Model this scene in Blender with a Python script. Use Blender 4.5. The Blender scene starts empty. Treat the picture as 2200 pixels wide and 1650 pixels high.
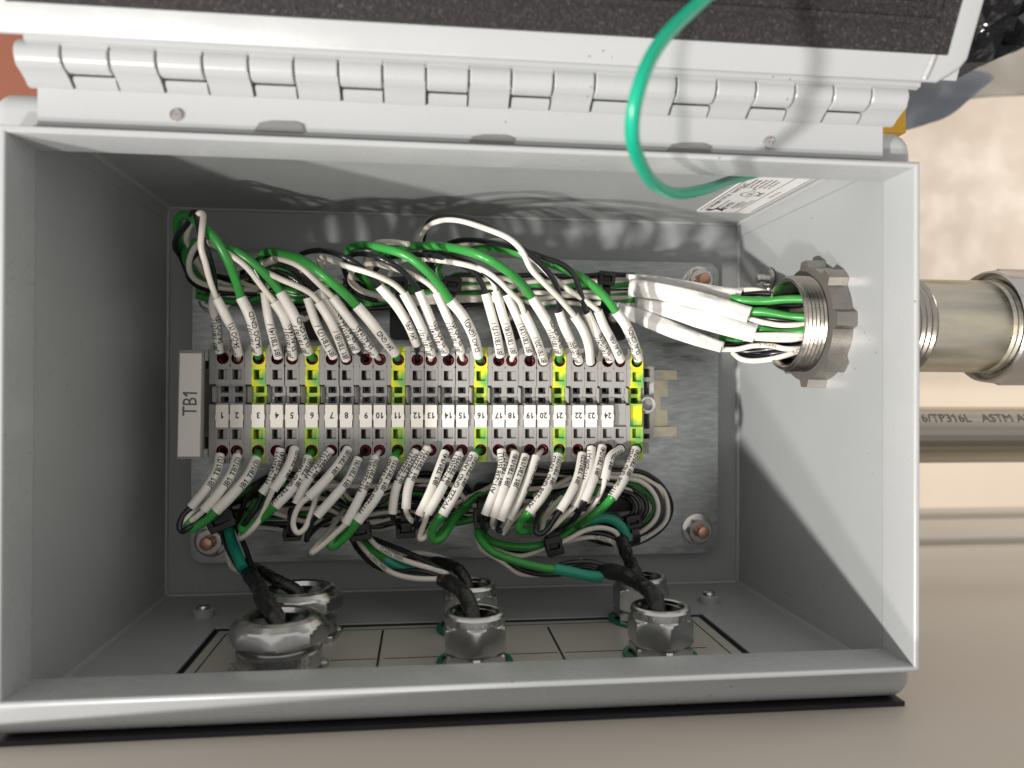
import bpy, bmesh, math, random
import numpy as np
from mathutils import Vector, Matrix
random.seed(7); rng = random.Random(11)
sc = bpy.context.scene
COL = sc.collection
MM = 0.001
# ------------------------------------------------------------------ camera
FPX = 1665.517                       # focal length in photograph pixels (2200 wide)
ANG = (5.88960157e-03, -1.14717770e-01, 4.45491592e-03)
CAM = np.array([-22.3047, 9.1622, 415.33])
def rotm(a):
    rx, ry, rz = a
    cx, sx, cy, sy, cz, sz = math.cos(rx), math.sin(rx), math.cos(ry), math.sin(ry), math.cos(rz), math.sin(rz)
    X = np.array([[1,0,0],[0,cx,-sx],[0,sx,cx]]); Y = np.array([[cy,0,sy],[0,1,0],[-sy,0,cy]]); Z = np.array([[cz,-sz,0],[sz,cz,0],[0,0,1]])
    return Z @ Y @ X
RM = rotm(ANG)
cd = bpy.data.cameras.new('camera'); cam = bpy.data.objects.new('camera', cd); COL.objects.link(cam)
cam.matrix_world = Matrix([[*RM[0], CAM[0]*MM], [*RM[1], CAM[1]*MM], [*RM[2], CAM[2]*MM], [0,0,0,1]])
cd.sensor_width = 36; cd.lens = 36*FPX/2200; cd.clip_start = 0.01; cd.clip_end = 50
cd.dof.use_dof = True; cd.dof.focus_distance = 0.350; cd.dof.aperture_fstop = 8.0
sc.camera = cam
# ------------------------------------------------------------------ light (an indoor work hall at night: no sky, no sun)
wd = bpy.data.worlds.new('World'); sc.world = wd; wd.use_nodes = True
bg = wd.node_tree.nodes['Background']; bg.inputs[0].default_value = (1.0, 0.955, 0.905, 1); bg.inputs[1].default_value = 0.68
def area(name, loc, target, sx, sy, power, color):
    l = bpy.data.lights.new(name, 'AREA'); l.shape = 'RECTANGLE'; l.size = sx; l.size_y = sy; l.energy = power; l.color = color
    o = bpy.data.objects.new(name, l); COL.objects.link(o); o.location = loc
    o.rotation_euler = (Vector(target)-Vector(loc)).to_track_quat('-Z', 'Y').to_euler()
    return o
KEY = area('hall_or_fill_lamp', (-1.58, -0.61, 1.26), (0.05, 0, 0.05), 0.08, 0.08, 55, (1.0, 0.955, 0.90))
SEC = area('hall_or_fill_lamp', (-0.92, -1.22, 1.72), (0, 0, 0.05), 0.14, 0.11, 30, (1.0, 0.93, 0.86))
FLOOR_FILL = area('hall_or_fill_lamp', (1.5, 0.5, -0.15), (1.1, 0.1, -0.9), 0.5, 0.5, 6, (1.0, 0.95, 0.88))  # added fill lamp aimed down, only to brighten the floor
sc.view_settings.view_transform = 'Standard'; sc.view_settings.look = 'None'; sc.view_settings.exposure = 0.0; sc.view_settings.gamma = 1
sc.view_settings.use_curve_mapping = False
sc.render.engine = 'CYCLES'; sc.cycles.max_bounces = 8

# ------------------------------------------------------------------ pixel -> place, on the plane z (mm)
def P(px, py, z):
    d = RM @ np.array([(px-1100)/FPX, -(py-825)/FPX, -1.0])
    return Vector(CAM + d*((z-CAM[2])/d[2]))
def PA(px, py, axis, v):
    d = RM @ np.array([(px-1100)/FPX, -(py-825)/FPX, -1.0])
    return Vector(CAM + d*((v-CAM[axis])/d[axis]))
REG = {'A': (360,440,3.6667), 'B': (900,440,3.6667), 'C': (360,850,3.6667), 'D': (900,850,3.6667), 'H': (1280,540,4.783), 'F': (1560,540,5.157), 'X': (0,0,1)}
def Q(reg, p):                       # tracing coordinates -> photograph pixels
    if len(p) > 2 and isinstance(p[2], str): reg = p[2]
    o = REG[reg]; return (o[0]+p[0]/o[2], o[1]+p[1]/o[2])

# ------------------------------------------------------------------ materials
def mat(name, color=(.5,.5,.5), rough=.5, metal=0, spec=.5, noise=None, bump=None, ramp=None, coat=0, trans=0, sss=0, rnoise=None, mscale=(1,1,1), alpha=1, mrot=0, specks=None):
    m = bpy.data.materials.new(name); m.use_nodes = True; nt = m.node_tree; N = nt.nodes; L = nt.links
    b = N['Principled BSDF']; b.inputs['Base Color'].default_value = (*color, 1); b.inputs['Roughness'].default_value = rough
    b.inputs['Metallic'].default_value = metal; b.inputs['Specular IOR Level'].default_value = spec; b.inputs['Coat Weight'].default_value = coat
    b.inputs['Transmission Weight'].default_value = trans; b.inputs['Alpha'].default_value = alpha
    if sss: b.inputs['Subsurface Weight'].default_value = sss; b.inputs['Subsurface Scale'].default_value = .001
    tc = N.new('ShaderNodeTexCoord'); mp = N.new('ShaderNodeMapping'); mp.inputs['Scale'].default_value = mscale; L.new(tc.outputs['Object'], mp.inputs[0])
    if mrot: mp.inputs['Rotation'].default_value = (0,0,math.radians(mrot))
    def nz(scale, detail=4, rough_=.55, dist=0):
        n = N.new('ShaderNodeTexNoise'); n.inputs['Scale'].default_value = scale; n.inputs['Detail'].default_value = detail
        n.inputs['Roughness'].default_value = rough_; n.inputs['Distortion'].default_value = dist; L.new(mp.outputs[0], n.inputs['Vector']); return n
    if noise:                        # (scale, [(pos,color)...])
        n = nz(noise[0], noise[2] if len(noise) > 2 else 5); r = N.new('ShaderNodeValToRGB'); L.new(n.outputs[0], r.inputs[0])
        el = r.color_ramp.elements
        while len(el) < len(noise[1]): el.new(.5)
        for e, (p, c) in zip(el, noise[1]): e.position = p; e.color = (*c, 1)
        L.new(r.outputs[0], b.inputs['Base Color'])
    if specks:                       # sparse dust grains and small paint marks
        n1 = N.new('ShaderNodeTexVoronoi'); n1.inputs['Scale'].default_value = specks[0]; L.new(mp.outputs[0], n1.inputs['Vector'])
        n2 = nz(specks[0]*.11, 2); lt = N.new('ShaderNodeMath'); lt.operation = 'LESS_THAN'; L.new(n1.outputs['Distance'], lt.inputs[0]); lt.inputs[1].default_value = .085
        gt = N.new('ShaderNodeMath'); gt.operation = 'GREATER_THAN'; L.new(n2.outputs[0], gt.inputs[0]); gt.inputs[1].default_value = .60
        mu = N.new('ShaderNodeMath'); mu.operation = 'MULTIPLY'; L.new(lt.outputs[0], mu.inputs[0]); L.new(gt.outputs[0], mu.inputs[1])
        mx = N.new('ShaderNodeMix'); mx.data_type = 'RGBA'; L.new(mu.outputs[0], mx.inputs[0]); L.new(b.inputs['Base Color'].links[0].from_socket, mx.inputs[6]); mx.inputs[7].default_value = (*specks[1], 1)
        L.new(mx.outputs[2], b.inputs['Base Color'])
    if rnoise:
        n = nz(rnoise[0], 4); mr = N.new('ShaderNodeMapRange'); mr.inputs[1].default_value = .3; mr.inputs[2].default_value = .7
        mr.inputs[3].default_value = rnoise[1]; mr.inputs[4].default_value = rnoise[2]; L.new(n.outputs[0], mr.inputs[0]); L.new(mr.outputs[0], b.inputs['Roughness'])
    if bump:                         # (scale, strength, distance mm)
        n = nz(bump[0], 3); bp = N.new('ShaderNodeBump'); bp.inputs['Strength'].default_value = bump[1]; bp.inputs['Distance'].default_value = bump[2]*MM
        L.new(n.outputs[0], bp.inputs['Height']); L.new(bp.outputs[0], b.inputs['Normal'])
    return m
M = {}
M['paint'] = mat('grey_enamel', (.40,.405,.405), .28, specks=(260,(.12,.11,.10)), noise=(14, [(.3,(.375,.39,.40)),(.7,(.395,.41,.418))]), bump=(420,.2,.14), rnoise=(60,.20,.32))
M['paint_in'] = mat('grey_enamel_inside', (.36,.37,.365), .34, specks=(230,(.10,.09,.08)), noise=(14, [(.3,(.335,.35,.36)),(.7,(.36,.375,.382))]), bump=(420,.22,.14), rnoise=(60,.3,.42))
M['weld'] = mat('weld_bead_paint', (.38,.385,.385), .3, bump=(700,.8,.6))
M['zinc'] = mat('galvanised_sheet', (.55,.57,.58), .38, 1, noise=(420, [(.3,(.31,.33,.335)),(.5,(.37,.39,.395)),(.72,(.46,.48,.49))], 8), bump=(900,.3,.2), rnoise=(160,.24,.46), mscale=(.3,1.2,1), mrot=-32)
M['rail'] = mat('yellow_chromate_zinc', (.55,.52,.38), .32, 1, noise=(80, [(.35,(.42,.41,.36)),(.55,(.60,.55,.40)),(.7,(.52,.46,.42))]), bump=(300,.2,.2))
M['alu'] = mat('cast_aluminium', (.66,.66,.66), .27, 1, noise=(70, [(.3,(.54,.54,.54)),(.7,(.60,.60,.60))]), bump=(600,.08,.2), rnoise=(150,.18,.27))
M['emb'] = mat('embossed_casting', (.6,.6,.6), .3, 1, bump=(300,.7,.6))
M['nickel'] = mat('plated_steel', (.52,.49,.45), .28, 1, noise=(60, [(.3,(.34,.32,.29)),(.7,(.48,.45,.41))]), bump=(600,.25,.25), rnoise=(120,.2,.42))
M['steeldark'] = mat('dark_contact_metal', (.10,.10,.12), .35, .8)
M['castgrey'] = mat('sand_cast_zinc', (.26,.24,.225), .55, .8, bump=(1500,.9,.6))
M['galvpipe'] = mat('galvanised_pipe', (.47,.45,.38), .36, 1, noise=(60, [(.34,(.34,.33,.29)),(.5,(.55,.53,.46)),(.66,(.76,.70,.54))], 8), bump=(200,.4,.3), rnoise=(140,.22,.6), mscale=(.16,1,1))  # zinc mottle plus highlight bands put into the colour
M['stainless'] = mat('stainless_tube', (.50,.47,.43), .18, 1, noise=(75, [(.38,(.24,.22,.19)),(.5,(.50,.46,.40)),(.62,(.66,.60,.50))], 3), bump=(160,.15,.3), mscale=(.01,1,1))  # streaks in the colour stand in for reflections along the tube
M['copper'] = mat('copper_stud', (.62,.34,.24), .38, .9, bump=(400,.4,.2))
M['steel'] = mat('bright_screw', (.62,.60,.58), .22, 1, bump=(300,.2,.2))
M['wblack'] = mat('black_insulation', (.012,.012,.015), .24, bump=(300,.05,.2), coat=.15)
M['wwhite'] = mat('white_insulation', (.74,.69,.62), .35, noise=(50, [(.3,(.70,.655,.59)),(.7,(.78,.73,.66))]))
M['wgreen'] = mat('green_insulation', (.035,.27,.045), .3, noise=(50, [(.3,(.03,.24,.04)),(.7,(.04,.30,.055))]))
M['teal'] = mat('teal_heatshrink', (.012,.25,.17), .38, bump=(250,.3,.4))
M['tealw'] = mat('teal_earth_lead', (.002,.33,.20), .3)
M['sleeve'] = mat('white_marker_sleeve', (.78,.75,.70), .42, noise=(120, [(.3,(.70,.675,.63)),(.7,(.76,.735,.695))]), bump=(200,.15,.3), sss=.05)
M['ink'] = mat('black_print', (.02,.02,.022), .6)
M['inkgrey'] = mat('grey_print', (.16,.15,.15), .6)
M['shrink'] = mat('white_flat_heatshrink', (.70,.685,.665), .34, bump=(95,.8,1.8), sss=.05)
M['tape'] = mat('black_vinyl_tape', (.012,.012,.013), .22, bump=(160,.9,1.2), rnoise=(60,.12,.4))
M['tie'] = mat('black_nylon', (.010,.010,.012), .38)
M['tb'] = mat('grey_polyamide', (.32,.315,.305), .45, noise=(200, [(.3,(.30,.295,.285)),(.7,(.335,.33,.32))]))
M['tbend'] = mat('light_grey_polyamide', (.38,.38,.375), .5)
M['tbgy'] = mat('green_yellow_polyamide', (.5,.6,.05), .45, noise=(85, [(.36,(.16,.42,.10)),(.46,(.45,.58,.05)),(.54,(.70,.70,.02))], 2), mscale=(1,1,.6))
M['tbyel'] = mat('yellow_polyamide', (.55,.56,.03), .45, noise=(60, [(.35,(.42,.50,.04)),(.6,(.62,.60,.03))], 2))
M['red'] = mat('red_ring', (.50,.02,.035), .35)
M['black'] = mat('black_plastic', (.012,.011,.012), .4)
M['dred'] = mat('dark_red_funnel', (.03,.004,.008), .35)
M['marker'] = mat('white_marker_plastic', (.78,.75,.70), .42)
M['paper'] = mat('white_card', (.78,.75,.71), .5)
M['clear'] = mat('clear_plastic', (.55,.53,.50), .15, alpha=.10)
M['brown'] = mat('grey_brown_plastic', (.17,.155,.145), .45)
M['slot'] = mat('slot_shadow_paint', (.17,.17,.168), .6)
M['foam'] = mat('black_foam', (.022,.018,.020), .75, noise=(900, [(.42,(.010,.008,.009)),(.62,(.026,.022,.023)),(.84,(.12,.10,.10))], 2), bump=(1300,1,.8))
M['gplate'] = mat('beige_gland_plate', (.40,.385,.345), .4, noise=(14, [(.3,(.38,.365,.325)),(.7,(.42,.405,.365))]))
M['seal'] = mat('green_nylon_seal', (.004,.14,.075), .35)
M['rubber'] = mat('black_rubber', (.008,.008,.012), .5)
M['cab'] = mat('beige_cabinet_paint', (.57,.53,.47), .42, noise=(5, [(.3,(.56,.515,.455)),(.7,(.585,.545,.485))]), bump=(700,.2,.15))
M['floor'] = mat('polished_concrete', (.6,.5,.4), .45, noise=(7, [(.3,(.565,.478,.395)),(.5,(.58,.495,.41)),(.7,(.598,.512,.428))], 10), bump=(60,.2,1), rnoise=(15,.25,.6))
M['wrap'] = mat('dark_plastic_film', (.03,.03,.034), .14, bump=(45,1,6), spec=.7)
M['bluegrey'] = mat('blue_grey_matte', (.21,.24,.29), .6, bump=(30,.6,4))
M['yellow'] = mat('yellow_tape', (.72,.40,.02), .5)
M['rust'] = mat('red_brown_board', (.20,.065,.035), .6)
M['stick'] = mat('sticker_white', (.80,.79,.78), .3)

# ------------------------------------------------------------------ objects
ORG = {}
class G:                             # collects vertices and faces in mm
    def __init__(s): s.v = []; s.f = []; s.m = []
    def add(s, vs, fs, mi=0):
        b = len(s.v); s.v += [tuple(v) for v in vs]; s.f += [tuple(b+i for i in f) for f in fs]; s.m += [mi]*len(fs)
    def box(s, x0, x1, y0, y1, z0, z1, mi=0):
        s.add([(x0,y0,z0),(x1,y0,z0),(x1,y1,z0),(x0,y1,z0),(x0,y0,z1),(x1,y0,z1),(x1,y1,z1),(x0,y1,z1)],
              [(3,2,1,0),(4,5,6,7),(0,1,5,4),(1,2,6,5),(2,3,7,6),(3,0,4,7)], mi)
    def prism(s, pts, axis, a, b, mi=0):     # polygon in the two other axes (counter-clockwise), from a to b
        n = len(pts)
        def mk(p, h): return (h, p[0], p[1]) if axis == 0 else ((p[0], h, p[1]) if axis == 1 else (p[0], p[1], h))
        s.add([mk(p,a) for p in pts]+[mk(p,b) for p in pts], [tuple(range(n-1,-1,-1)), tuple(range(n,2*n))]+[(i,(i+1)%n,n+(i+1)%n,n+i) for i in range(n)], mi)
    def lathe(s, prof, c, axis, n=32, mi=0, closed=False, hexf=None):
        rings = []; rm = {}
        for pr in prof:
            if len(pr) > 2: rm[pr[2]] = max(rm.get(pr[2], 0), pr[0])
        for k, pr in enumerate(prof):
            r, h = pr[0], pr[1]; hx = pr[2] if len(pr) > 2 else 0
            for i in range(n):
                a = 2*math.pi*i/n; rr = r
                if hx:               # hx sides: flat-sided ring
                    w = 2*math.pi/hx; t = (a % w)-w/2; rr = min(r, rm[hx]*(.872 if hx == 6 else .93)/math.cos(t))
                u, w_ = rr*math.cos(a), rr*math.sin(a)
                p = (h,u,w_) if axis == 0 else ((w_,h,u) if axis == 1 else (u,w_,h))
                rings.append((c[0]+p[0], c[1]+p[1], c[2]+p[2]))
        f = []
        m = len(prof)
        for k in range(m-1+(1 if closed else 0)):
            k2 = (k+1) % m
            for i in range(n): j = (i+1) % n; f.append((k*n+i, k*n+j, k2*n+j, k2*n+i))
        s.add(rings, f, mi)
def make(name, g, mats, parent=None, origin=None, smooth=35, label=None, cat=None, group=None, kind=None):
    if not isinstance(mats, (list,tuple)): mats = [mats]
    if parent is not None: org = ORG[parent.name]
    else: org = Vector(origin) if origin is not None else Vector(tuple(np.mean(np.array(g.v), axis=0)))
    me = bpy.data.meshes.new(name); me.from_pydata([((v[0]-org[0])*MM, (v[1]-org[1])*MM, (v[2]-org[2])*MM) for v in g.v], [], g.f)
    for m in mats: me.materials.append(M[m])
    for p, mi in zip(me.polygons, g.m): p.material_index = mi
    bm = bmesh.new(); bm.from_mesh(me); bmesh.ops.remove_doubles(bm, verts=bm.verts, dist=1e-6); bmesh.ops.recalc_face_normals(bm, faces=bm.faces); bm.to_mesh(me); bm.free()
    if smooth: me.shade_smooth(); me.set_sharp_from_angle(angle=math.radians(smooth))
    o = bpy.data.objects.new(name, me); COL.objects.link(o)
    if parent is not None: o.parent = parent
    else: o.location = org*MM
    ORG[o.name] = org
    if parent is None: tag(o, label, cat, group, kind)
    elif label: o['label'] = label
    return o
def tag(o, label=None, cat=None, group=None, kind=None):
    if label: o['label'] = label
    if cat: o['category'] = cat
    if group: o['group'] = group
    if kind: o['kind'] = kind
def thing(name, origin, label, cat, group=None):
    o = bpy.data.objects.new(name, None); o.empty_display_size = .01; COL.objects.link(o); o.location = Vector(origin)*MM; ORG[o.name] = Vector(origin)
    tag(o, label, cat, group); return o
# text as thin flat mesh; fn maps (x,y) in text space (mm) to a place
_gc = {}
def _glyph(body, bold):
    k = (body, bold)
    if k in _gc: return _gc[k]
    c = bpy.data.curves.new('t', 'FONT'); c.body = body; c.size = 3; c.offset = bold; c.resolution_u = 2; c.fill_mode = 'FRONT'; c.align_y = 'TOP_BASELINE'
    o = bpy.data.objects.new('t', c); COL.objects.link(o)
    dg = bpy.context.evaluated_depsgraph_get(); e = o.evaluated_get(dg); me = e.to_mesh()
    vs = [(v.co.x, v.co.y) for v in me.vertices]; fs = [tuple(p.vertices) for p in me.polygons]
    e.to_mesh_clear(); bpy.data.objects.remove(o); bpy.data.curves.remove(c); _gc[k] = (vs, fs); return vs, fs
_adv = {}
def advance(ch):
    if ch not in _adv:
        w = lambda b: max(v[0] for v in _glyph(b, 0)[0])
        _adv[ch] = w('H'+ch+'H')-w('HH')
    return _adv[ch]
_tc = {}
def text_geo(s, size, sx=1.0, bold=0.0, align='LEFT'):
    key = (s, size, sx, bold, align)
    if key in _tc: return _tc[key]
    k = size/3.0; bd = bold/k; vs = []; fs = []; x = 0
    for ch in s:
        if ch != ' ':
            gv, gf = _glyph(ch, bd); gv = list(gv); gf = list(gf)
            if ch == '1':            # a flagged figure one
                b = len(gv); d = bd; gv = gv+[(.65,2.05+d),(.65,1.60-d),(.12-d,1.28-d),(.12-d,1.62+d)]; gf = gf+[(b,b+1,b+2,b+3)]
            b = len(vs); vs += [(x+v[0], v[1]) for v in gv]; fs += [tuple(b+i for i in f) for f in gf]
        x += advance(ch)
    x0 = (min(v[0] for v in vs)+max(v[0] for v in vs))/2 if (align == 'CENTER' and vs) else 0
    vs = [((v[0]-x0)*k*sx, (v[1]-1.02)*k) for v in vs]
    _tc[key] = (vs, fs); return vs, fs
_sc = {}
def text_fine(s, size, sx, bold, align, lim):
    key = (s, size, sx, bold, align, lim)
    if key in _sc: return _sc[key]
    vs, fs = text_geo(s, size, sx, bold, align); vs = list(vs); out = []; mid = {}
    st = [f for f in fs]
    st = [(f[0], f[i], f[i+1]) for f in st for i in range(1, len(f)-1)]
    while st:
        t = st.pop(); e = max(((abs(vs[t[i]][1]-vs[t[(i+1)%3]][1]), i) for i in range(3)))
        if e[0] <= lim: out.append(t); continue
        i = e[1]; a, b, c = t[i], t[(i+1)%3], t[(i+2)%3]; k = (min(a,b), max(a,b))
        if k not in mid: mid[k] = len(vs); vs.append(((vs[a][0]+vs[b][0])/2, (vs[a][1]+vs[b][1])/2))
        m = mid[k]; st += [(a,m,c), (m,b,c)]
    _sc[key] = (vs, out); return vs, out
def text_on(g, s, size, fn, sx=1.0, bold=0.0, align='CENTER', mi=0):
    vs, fs = text_geo(s, size, sx, bold, align); g.add([fn(x,y) for x,y in vs], fs, mi)
def plane_fn(o, ux, uy):
    o, ux, uy = Vector(o), Vector(ux), Vector(uy); return lambda x, y: o+ux*x+uy*y
# paths
def catmull(pts, per=6):
    pts = [Vector(p) for p in pts]
    if len(pts) < 3: 
        return [pts[0].lerp(pts[-1], i/per) for i in range(per+1)]
    e = [pts[0]*2-pts[1]]+pts+[pts[-1]*2-pts[-2]]; out = []
    for i in range(1, len(e)-2):
        p0,p1,p2,p3 = e[i-1],e[i],e[i+1],e[i+2]
        for k in range(per):
            t = k/per
            out.append(.5*((2*p1)+(p2-p0)*t+(2*p0-5*p1+4*p2-p3)*t*t+(3*p1-p0-3*p2+p3)*t**3))
    out.append(pts[-1]); return out
def frames(path):
    T = []
    for i in range(len(path)):
        a = path[max(0,i-1)]; b = path[min(len(path)-1,i+1)]; t = (b-a); T.append(t.normalized() if t.length > 1e-6 else Vector((0,1,0)))
    up = Vector((0,0,1)); n = (up-T[0]*up.dot(T[0]))
    if n.length < .05: n = Vector((1,0,0))-T[0]*T[0].x
    n.normalize(); F = []
    for t in T:
        n = n-t*n.dot(t); n.normalize(); F.append((t, n.copy(), t.cross(n)))
    return F
def tube(g, path, r, n=10, cap=True, mi=0, flat=1.0, inner=None, rf=None):
    F = frames(path); b = []; 
    for i, (p, (t, nn, bb)) in enumerate(zip(path, F)):
        rr = rf(i/(len(path)-1)) if rf else r
        for k in range(n):
            a = 2*math.pi*k/n; q = 1.0
            b.append(p+nn*(math.cos(a)*rr*flat)+bb*(math.sin(a)*rr))
    m = len(path); f = [(i*n+k, i*n+(k+1)%n, (i+1)*n+(k+1)%n, (i+1)*n+k) for i in range(m-1) for k in range(n)]
    if cap and not inner: f += [tuple(range(n-1,-1,-1)), tuple((m-1)*n+k for k in range(n))]
    g.add(b, f, mi)
    if inner:
        for e in (0, m-1):
            t, nn, bb = F[e]; p = path[e]; d = t*(3 if e == 0 else -3); ring = []
            for rr, off in ((r,0),(inner,0),(inner,1)):
                for k in range(n):
                    a = 2*math.pi*k/n; ring.append(p+d*off+nn*(math.cos(a)*rr*flat)+bb*(math.sin(a)*rr))
            g.add(ring, [(j*n+k, j*n+(k+1)%n, (j+1)*n+(k+1)%n, (j+1)*n+k) for j in range(2) for k in range(n)], mi)
def text_on_path(g, path, r, s, size, start, phi, sx=.7, end_align=False, bold=0.02, roll=None):
    """path runs in reading direction; text wraps the tube, phi = angle of the line's centre from the camera-facing side"""
    L = [0]
    for a, b in zip(path, path[1:]): L.append(L[-1]+(b-a).length)
    vs, fs = text_fine(s, size, sx, bold, 'LEFT', .3*r)
    if not vs: return
    wid = max(v[0] for v in vs)
    if end_align: start = L[-1]-wid-start
    camv = Vector(CAM); out = []
    for x, y in vs:
        sx_ = min(max(start+x, 0), L[-1]-.01); i = 0
        while L[i+1] < sx_: i += 1
        t = (sx_-L[i])/max(1e-6, L[i+1]-L[i]); p = path[i].lerp(path[i+1], t)
        T0 = (path[min(i+2,len(path)-1)]-path[max(i-1,0)]).normalized(); n = camv-p; n = (n-T0*n.dot(T0)).normalized(); u = n.cross(T0)
        a = y/r+phi; out.append(p+(n*math.cos(a)+u*math.sin(a))*(r*1.012+.05))
    g.add(out, fs)
def rbox_pts(x0, x1, y0, y1, r, n=4):
    out = []
    for cx, cy, a0 in ((x1-r,y1-r,0),(x0+r,y1-r,90),(x0+r,y0+r,180),(x1-r,y0+r,270)):
        for k in range(n+1): a = math.radians(a0+90*k/n); out.append((cx+r*math.cos(a), cy+r*math.sin(a)))
    return out

# ================================================================== SETTING
g = G(); g.add([(-2500,-2500,-900),(2500,-2500,-900),(2500,2500,-900),(-2500,2500,-900)], [(0,1,2,3)])
make('floor', g, 'floor', origin=(0,0,-900), kind='structure')
CY = -107.3
cab = thing('steel_cabinet', (150,CY,50), 'beige painted steel cabinet side with a stepped edge under the grey box', 'cabinet')
g = G(); g.prism([(-700,-70),(900,-70),(900,273),(-150,166),(-700,110)], 1, CY-40, CY); make('side_panel', g, 'cab', cab)  # unseen front edge slanted to let lamp light reach the box lip
for (za, zb, yy) in ((-128,-74,-1.5),(-165,-124,-7.0),(-250,-168,-2.0),(-292,-240,-9.0),(-325,-296,-3.0)):
    g = G(); g.prism(rbox_pts(CY-30, CY+yy, za, zb, 2.5, 3), 0, -690, 890); make('edge_moulding', g, 'cab', cab)
g = G(); g.box(-690, 890, CY-42, CY-11, -322, -72); make('edge_backing', g, 'cab', cab)

# stainless tube with its rolled marking
tb_ = thing('stainless_tube', (250,-14,-20), 'stainless steel tube marked TP316L beside the box', 'pipe')
c0 = Vector((0, -17.3, -20)); RT = 17.0
g = G(); g.lathe([(RT,160),(RT,900)], c0, 0, 128); make('tube', g, 'stainless', tb_)
g = G()
pth = [Vector((150+i*10, c0.y, c0.z)) for i in range(0, 60)]
p0 = P(1982, 892, -4); 
text_on_path(g, [Vector((p0.x-3.0+i*8, c0.y, c0.z)) for i in range(0,30)], RT, '16/TP316L   ASTM A269', 8.2, 0, .62, sx=.98, bold=0.0)
make('etched_marking', g, 'inkgrey', tb_)

# loose things beyond the box
g = G(); R_ = random.Random(3)
def film(name, corners, z, m, label, cat, amp=10, nx=10, ny=8, zvar=0):
    g = G(); A,B,C_,D_ = [P(x,y,z) for x,y in corners]; vs = []
    for j in range(ny+1):
        for i in range(nx+1):
            u, v = i/nx, j/ny; p = A.lerp(B,u).lerp(D_.lerp(C_,u),v)
            e = 0 if i in (0,nx) or j in (0,ny) else 1
            vs.append(p+Vector((R_.uniform(-1,1)*amp*.4*e, R_.uniform(-1,1)*amp*.4*e, R_.uniform(-1,1)*amp)))
    k = len(vs); fs = [(j*(nx+1)+i, j*(nx+1)+i+1, (j+1)*(nx+1)+i+1, (j+1)*(nx+1)+i) for j in range(ny) for i in range(nx)]
    g.add(vs, fs); o = make(name, g, m, label=label, cat=cat, smooth=180)
    if name != 'plastic_wrap': sb = o.modifiers.new('folds', 'SUBSURF'); sb.levels = 2; sb.render_levels = 2
    else: o.data.shade_flat()
    s = o.modifiers.new('thickness', 'SOLIDIFY'); s.thickness = .001
    return o
film('plastic_wrap', [(2040,-120),(2330,-120),(2330,45),(2068,160)], -60, 'wrap', 'crumpled glossy black plastic film behind the open lid', 'plastic wrap', 13, 13, 9)
film('blue_grey_patch', [(1850,130),(2150,160),(2040,250),(1850,310)], -150, 'bluegrey', 'blue grey cloth lying beyond the hinge corner', 'patch', 6, 8, 6)  # plain blue grey patch, bent like a thin sheet
film('grey_sheet', [(2020,60),(2330,40),(2330,190),(2060,215)], -220, 'cab', 'pale sheet on the floor beyond the black film', 'sheet', 6, 6, 5)
g = G(); a = P(1893,283,60); b = P(1946,283,60); c = P(1946,225,60); d = P(1893,225,60)
g.box(a.x, b.x, a.y, c.y, 50, 60); make('yellow_block', g, 'yellow', label='yellow block edge showing between hinge end and box corner', cat='block')
g = G(); a = P(-120,205,40); b = P(90,70,40); g.box(a.x, b.x, a.y, b.y, 25, 40); make('brown_board', g, 'rust', label='red brown board behind the left end of the hinge', cat='board')

# ================================================================== ENCLOSURE
W2 = 152.5; T = 1.8; ZF = 156.6; ZC = 137.2; YT, YB = 101.7, -97.6; CT, CB = 89.16, -89.16; OT, OB = 106.0, -105.4
enc = thing('junction_box', (0,0,0), 'open grey steel junction box full of labelled wires', 'junction box')
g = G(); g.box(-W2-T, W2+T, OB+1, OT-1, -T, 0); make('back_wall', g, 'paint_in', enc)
def wallmesh(): return G()
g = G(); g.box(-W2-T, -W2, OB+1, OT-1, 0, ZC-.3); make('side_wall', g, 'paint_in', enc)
# right wall with the conduit hole
hc = (38.2, 92.0); hr = 20.8
g = G(); n = 48
def ringsq(x, ins=True):
    out = []
    for i in range(n):
        a = 2*math.pi*i/n; cx, sx_ = math.cos(a), math.sin(a); out.append((x, hc[0]+hr*cx, hc[1]+hr*sx_))
    return out
def outsq(x):
    out = []
    for i in range(n):
        a = 2*math.pi*i/n; cx, sx_ = math.cos(a), math.sin(a); k = min((40/abs(cx)) if cx else 1e9, (40/abs(sx_)) if sx_ else 1e9)
        out.append((x, hc[0]+k*cx, hc[1]+k*sx_))
    return out
for x in (W2, W2+T):
    vs = ringsq(x)+outsq(x); g.add(vs, [(i,(i+1)%n,n+(i+1)%n,n+i) for i in range(n)])
g.add(ringsq(W2)+ringsq(W2+T), [(i,(i+1)%n,n+(i+1)%n,n+i) for i in range(n)])
g.box(W2, W2+T, OB+1, hc[0]-40, 0, ZC-.3); g.box(W2, W2+T, hc[0]+40, OT-1, 0, ZC-.3)
g.box(W2, W2+T, hc[0]-40, hc[0]+40, 0, hc[1]-40); g.box(W2, W2+T, hc[0]-40, hc[0]+40, hc[1]+40, ZC-.3)
make('side_wall', g, 'paint_in', enc)
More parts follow.
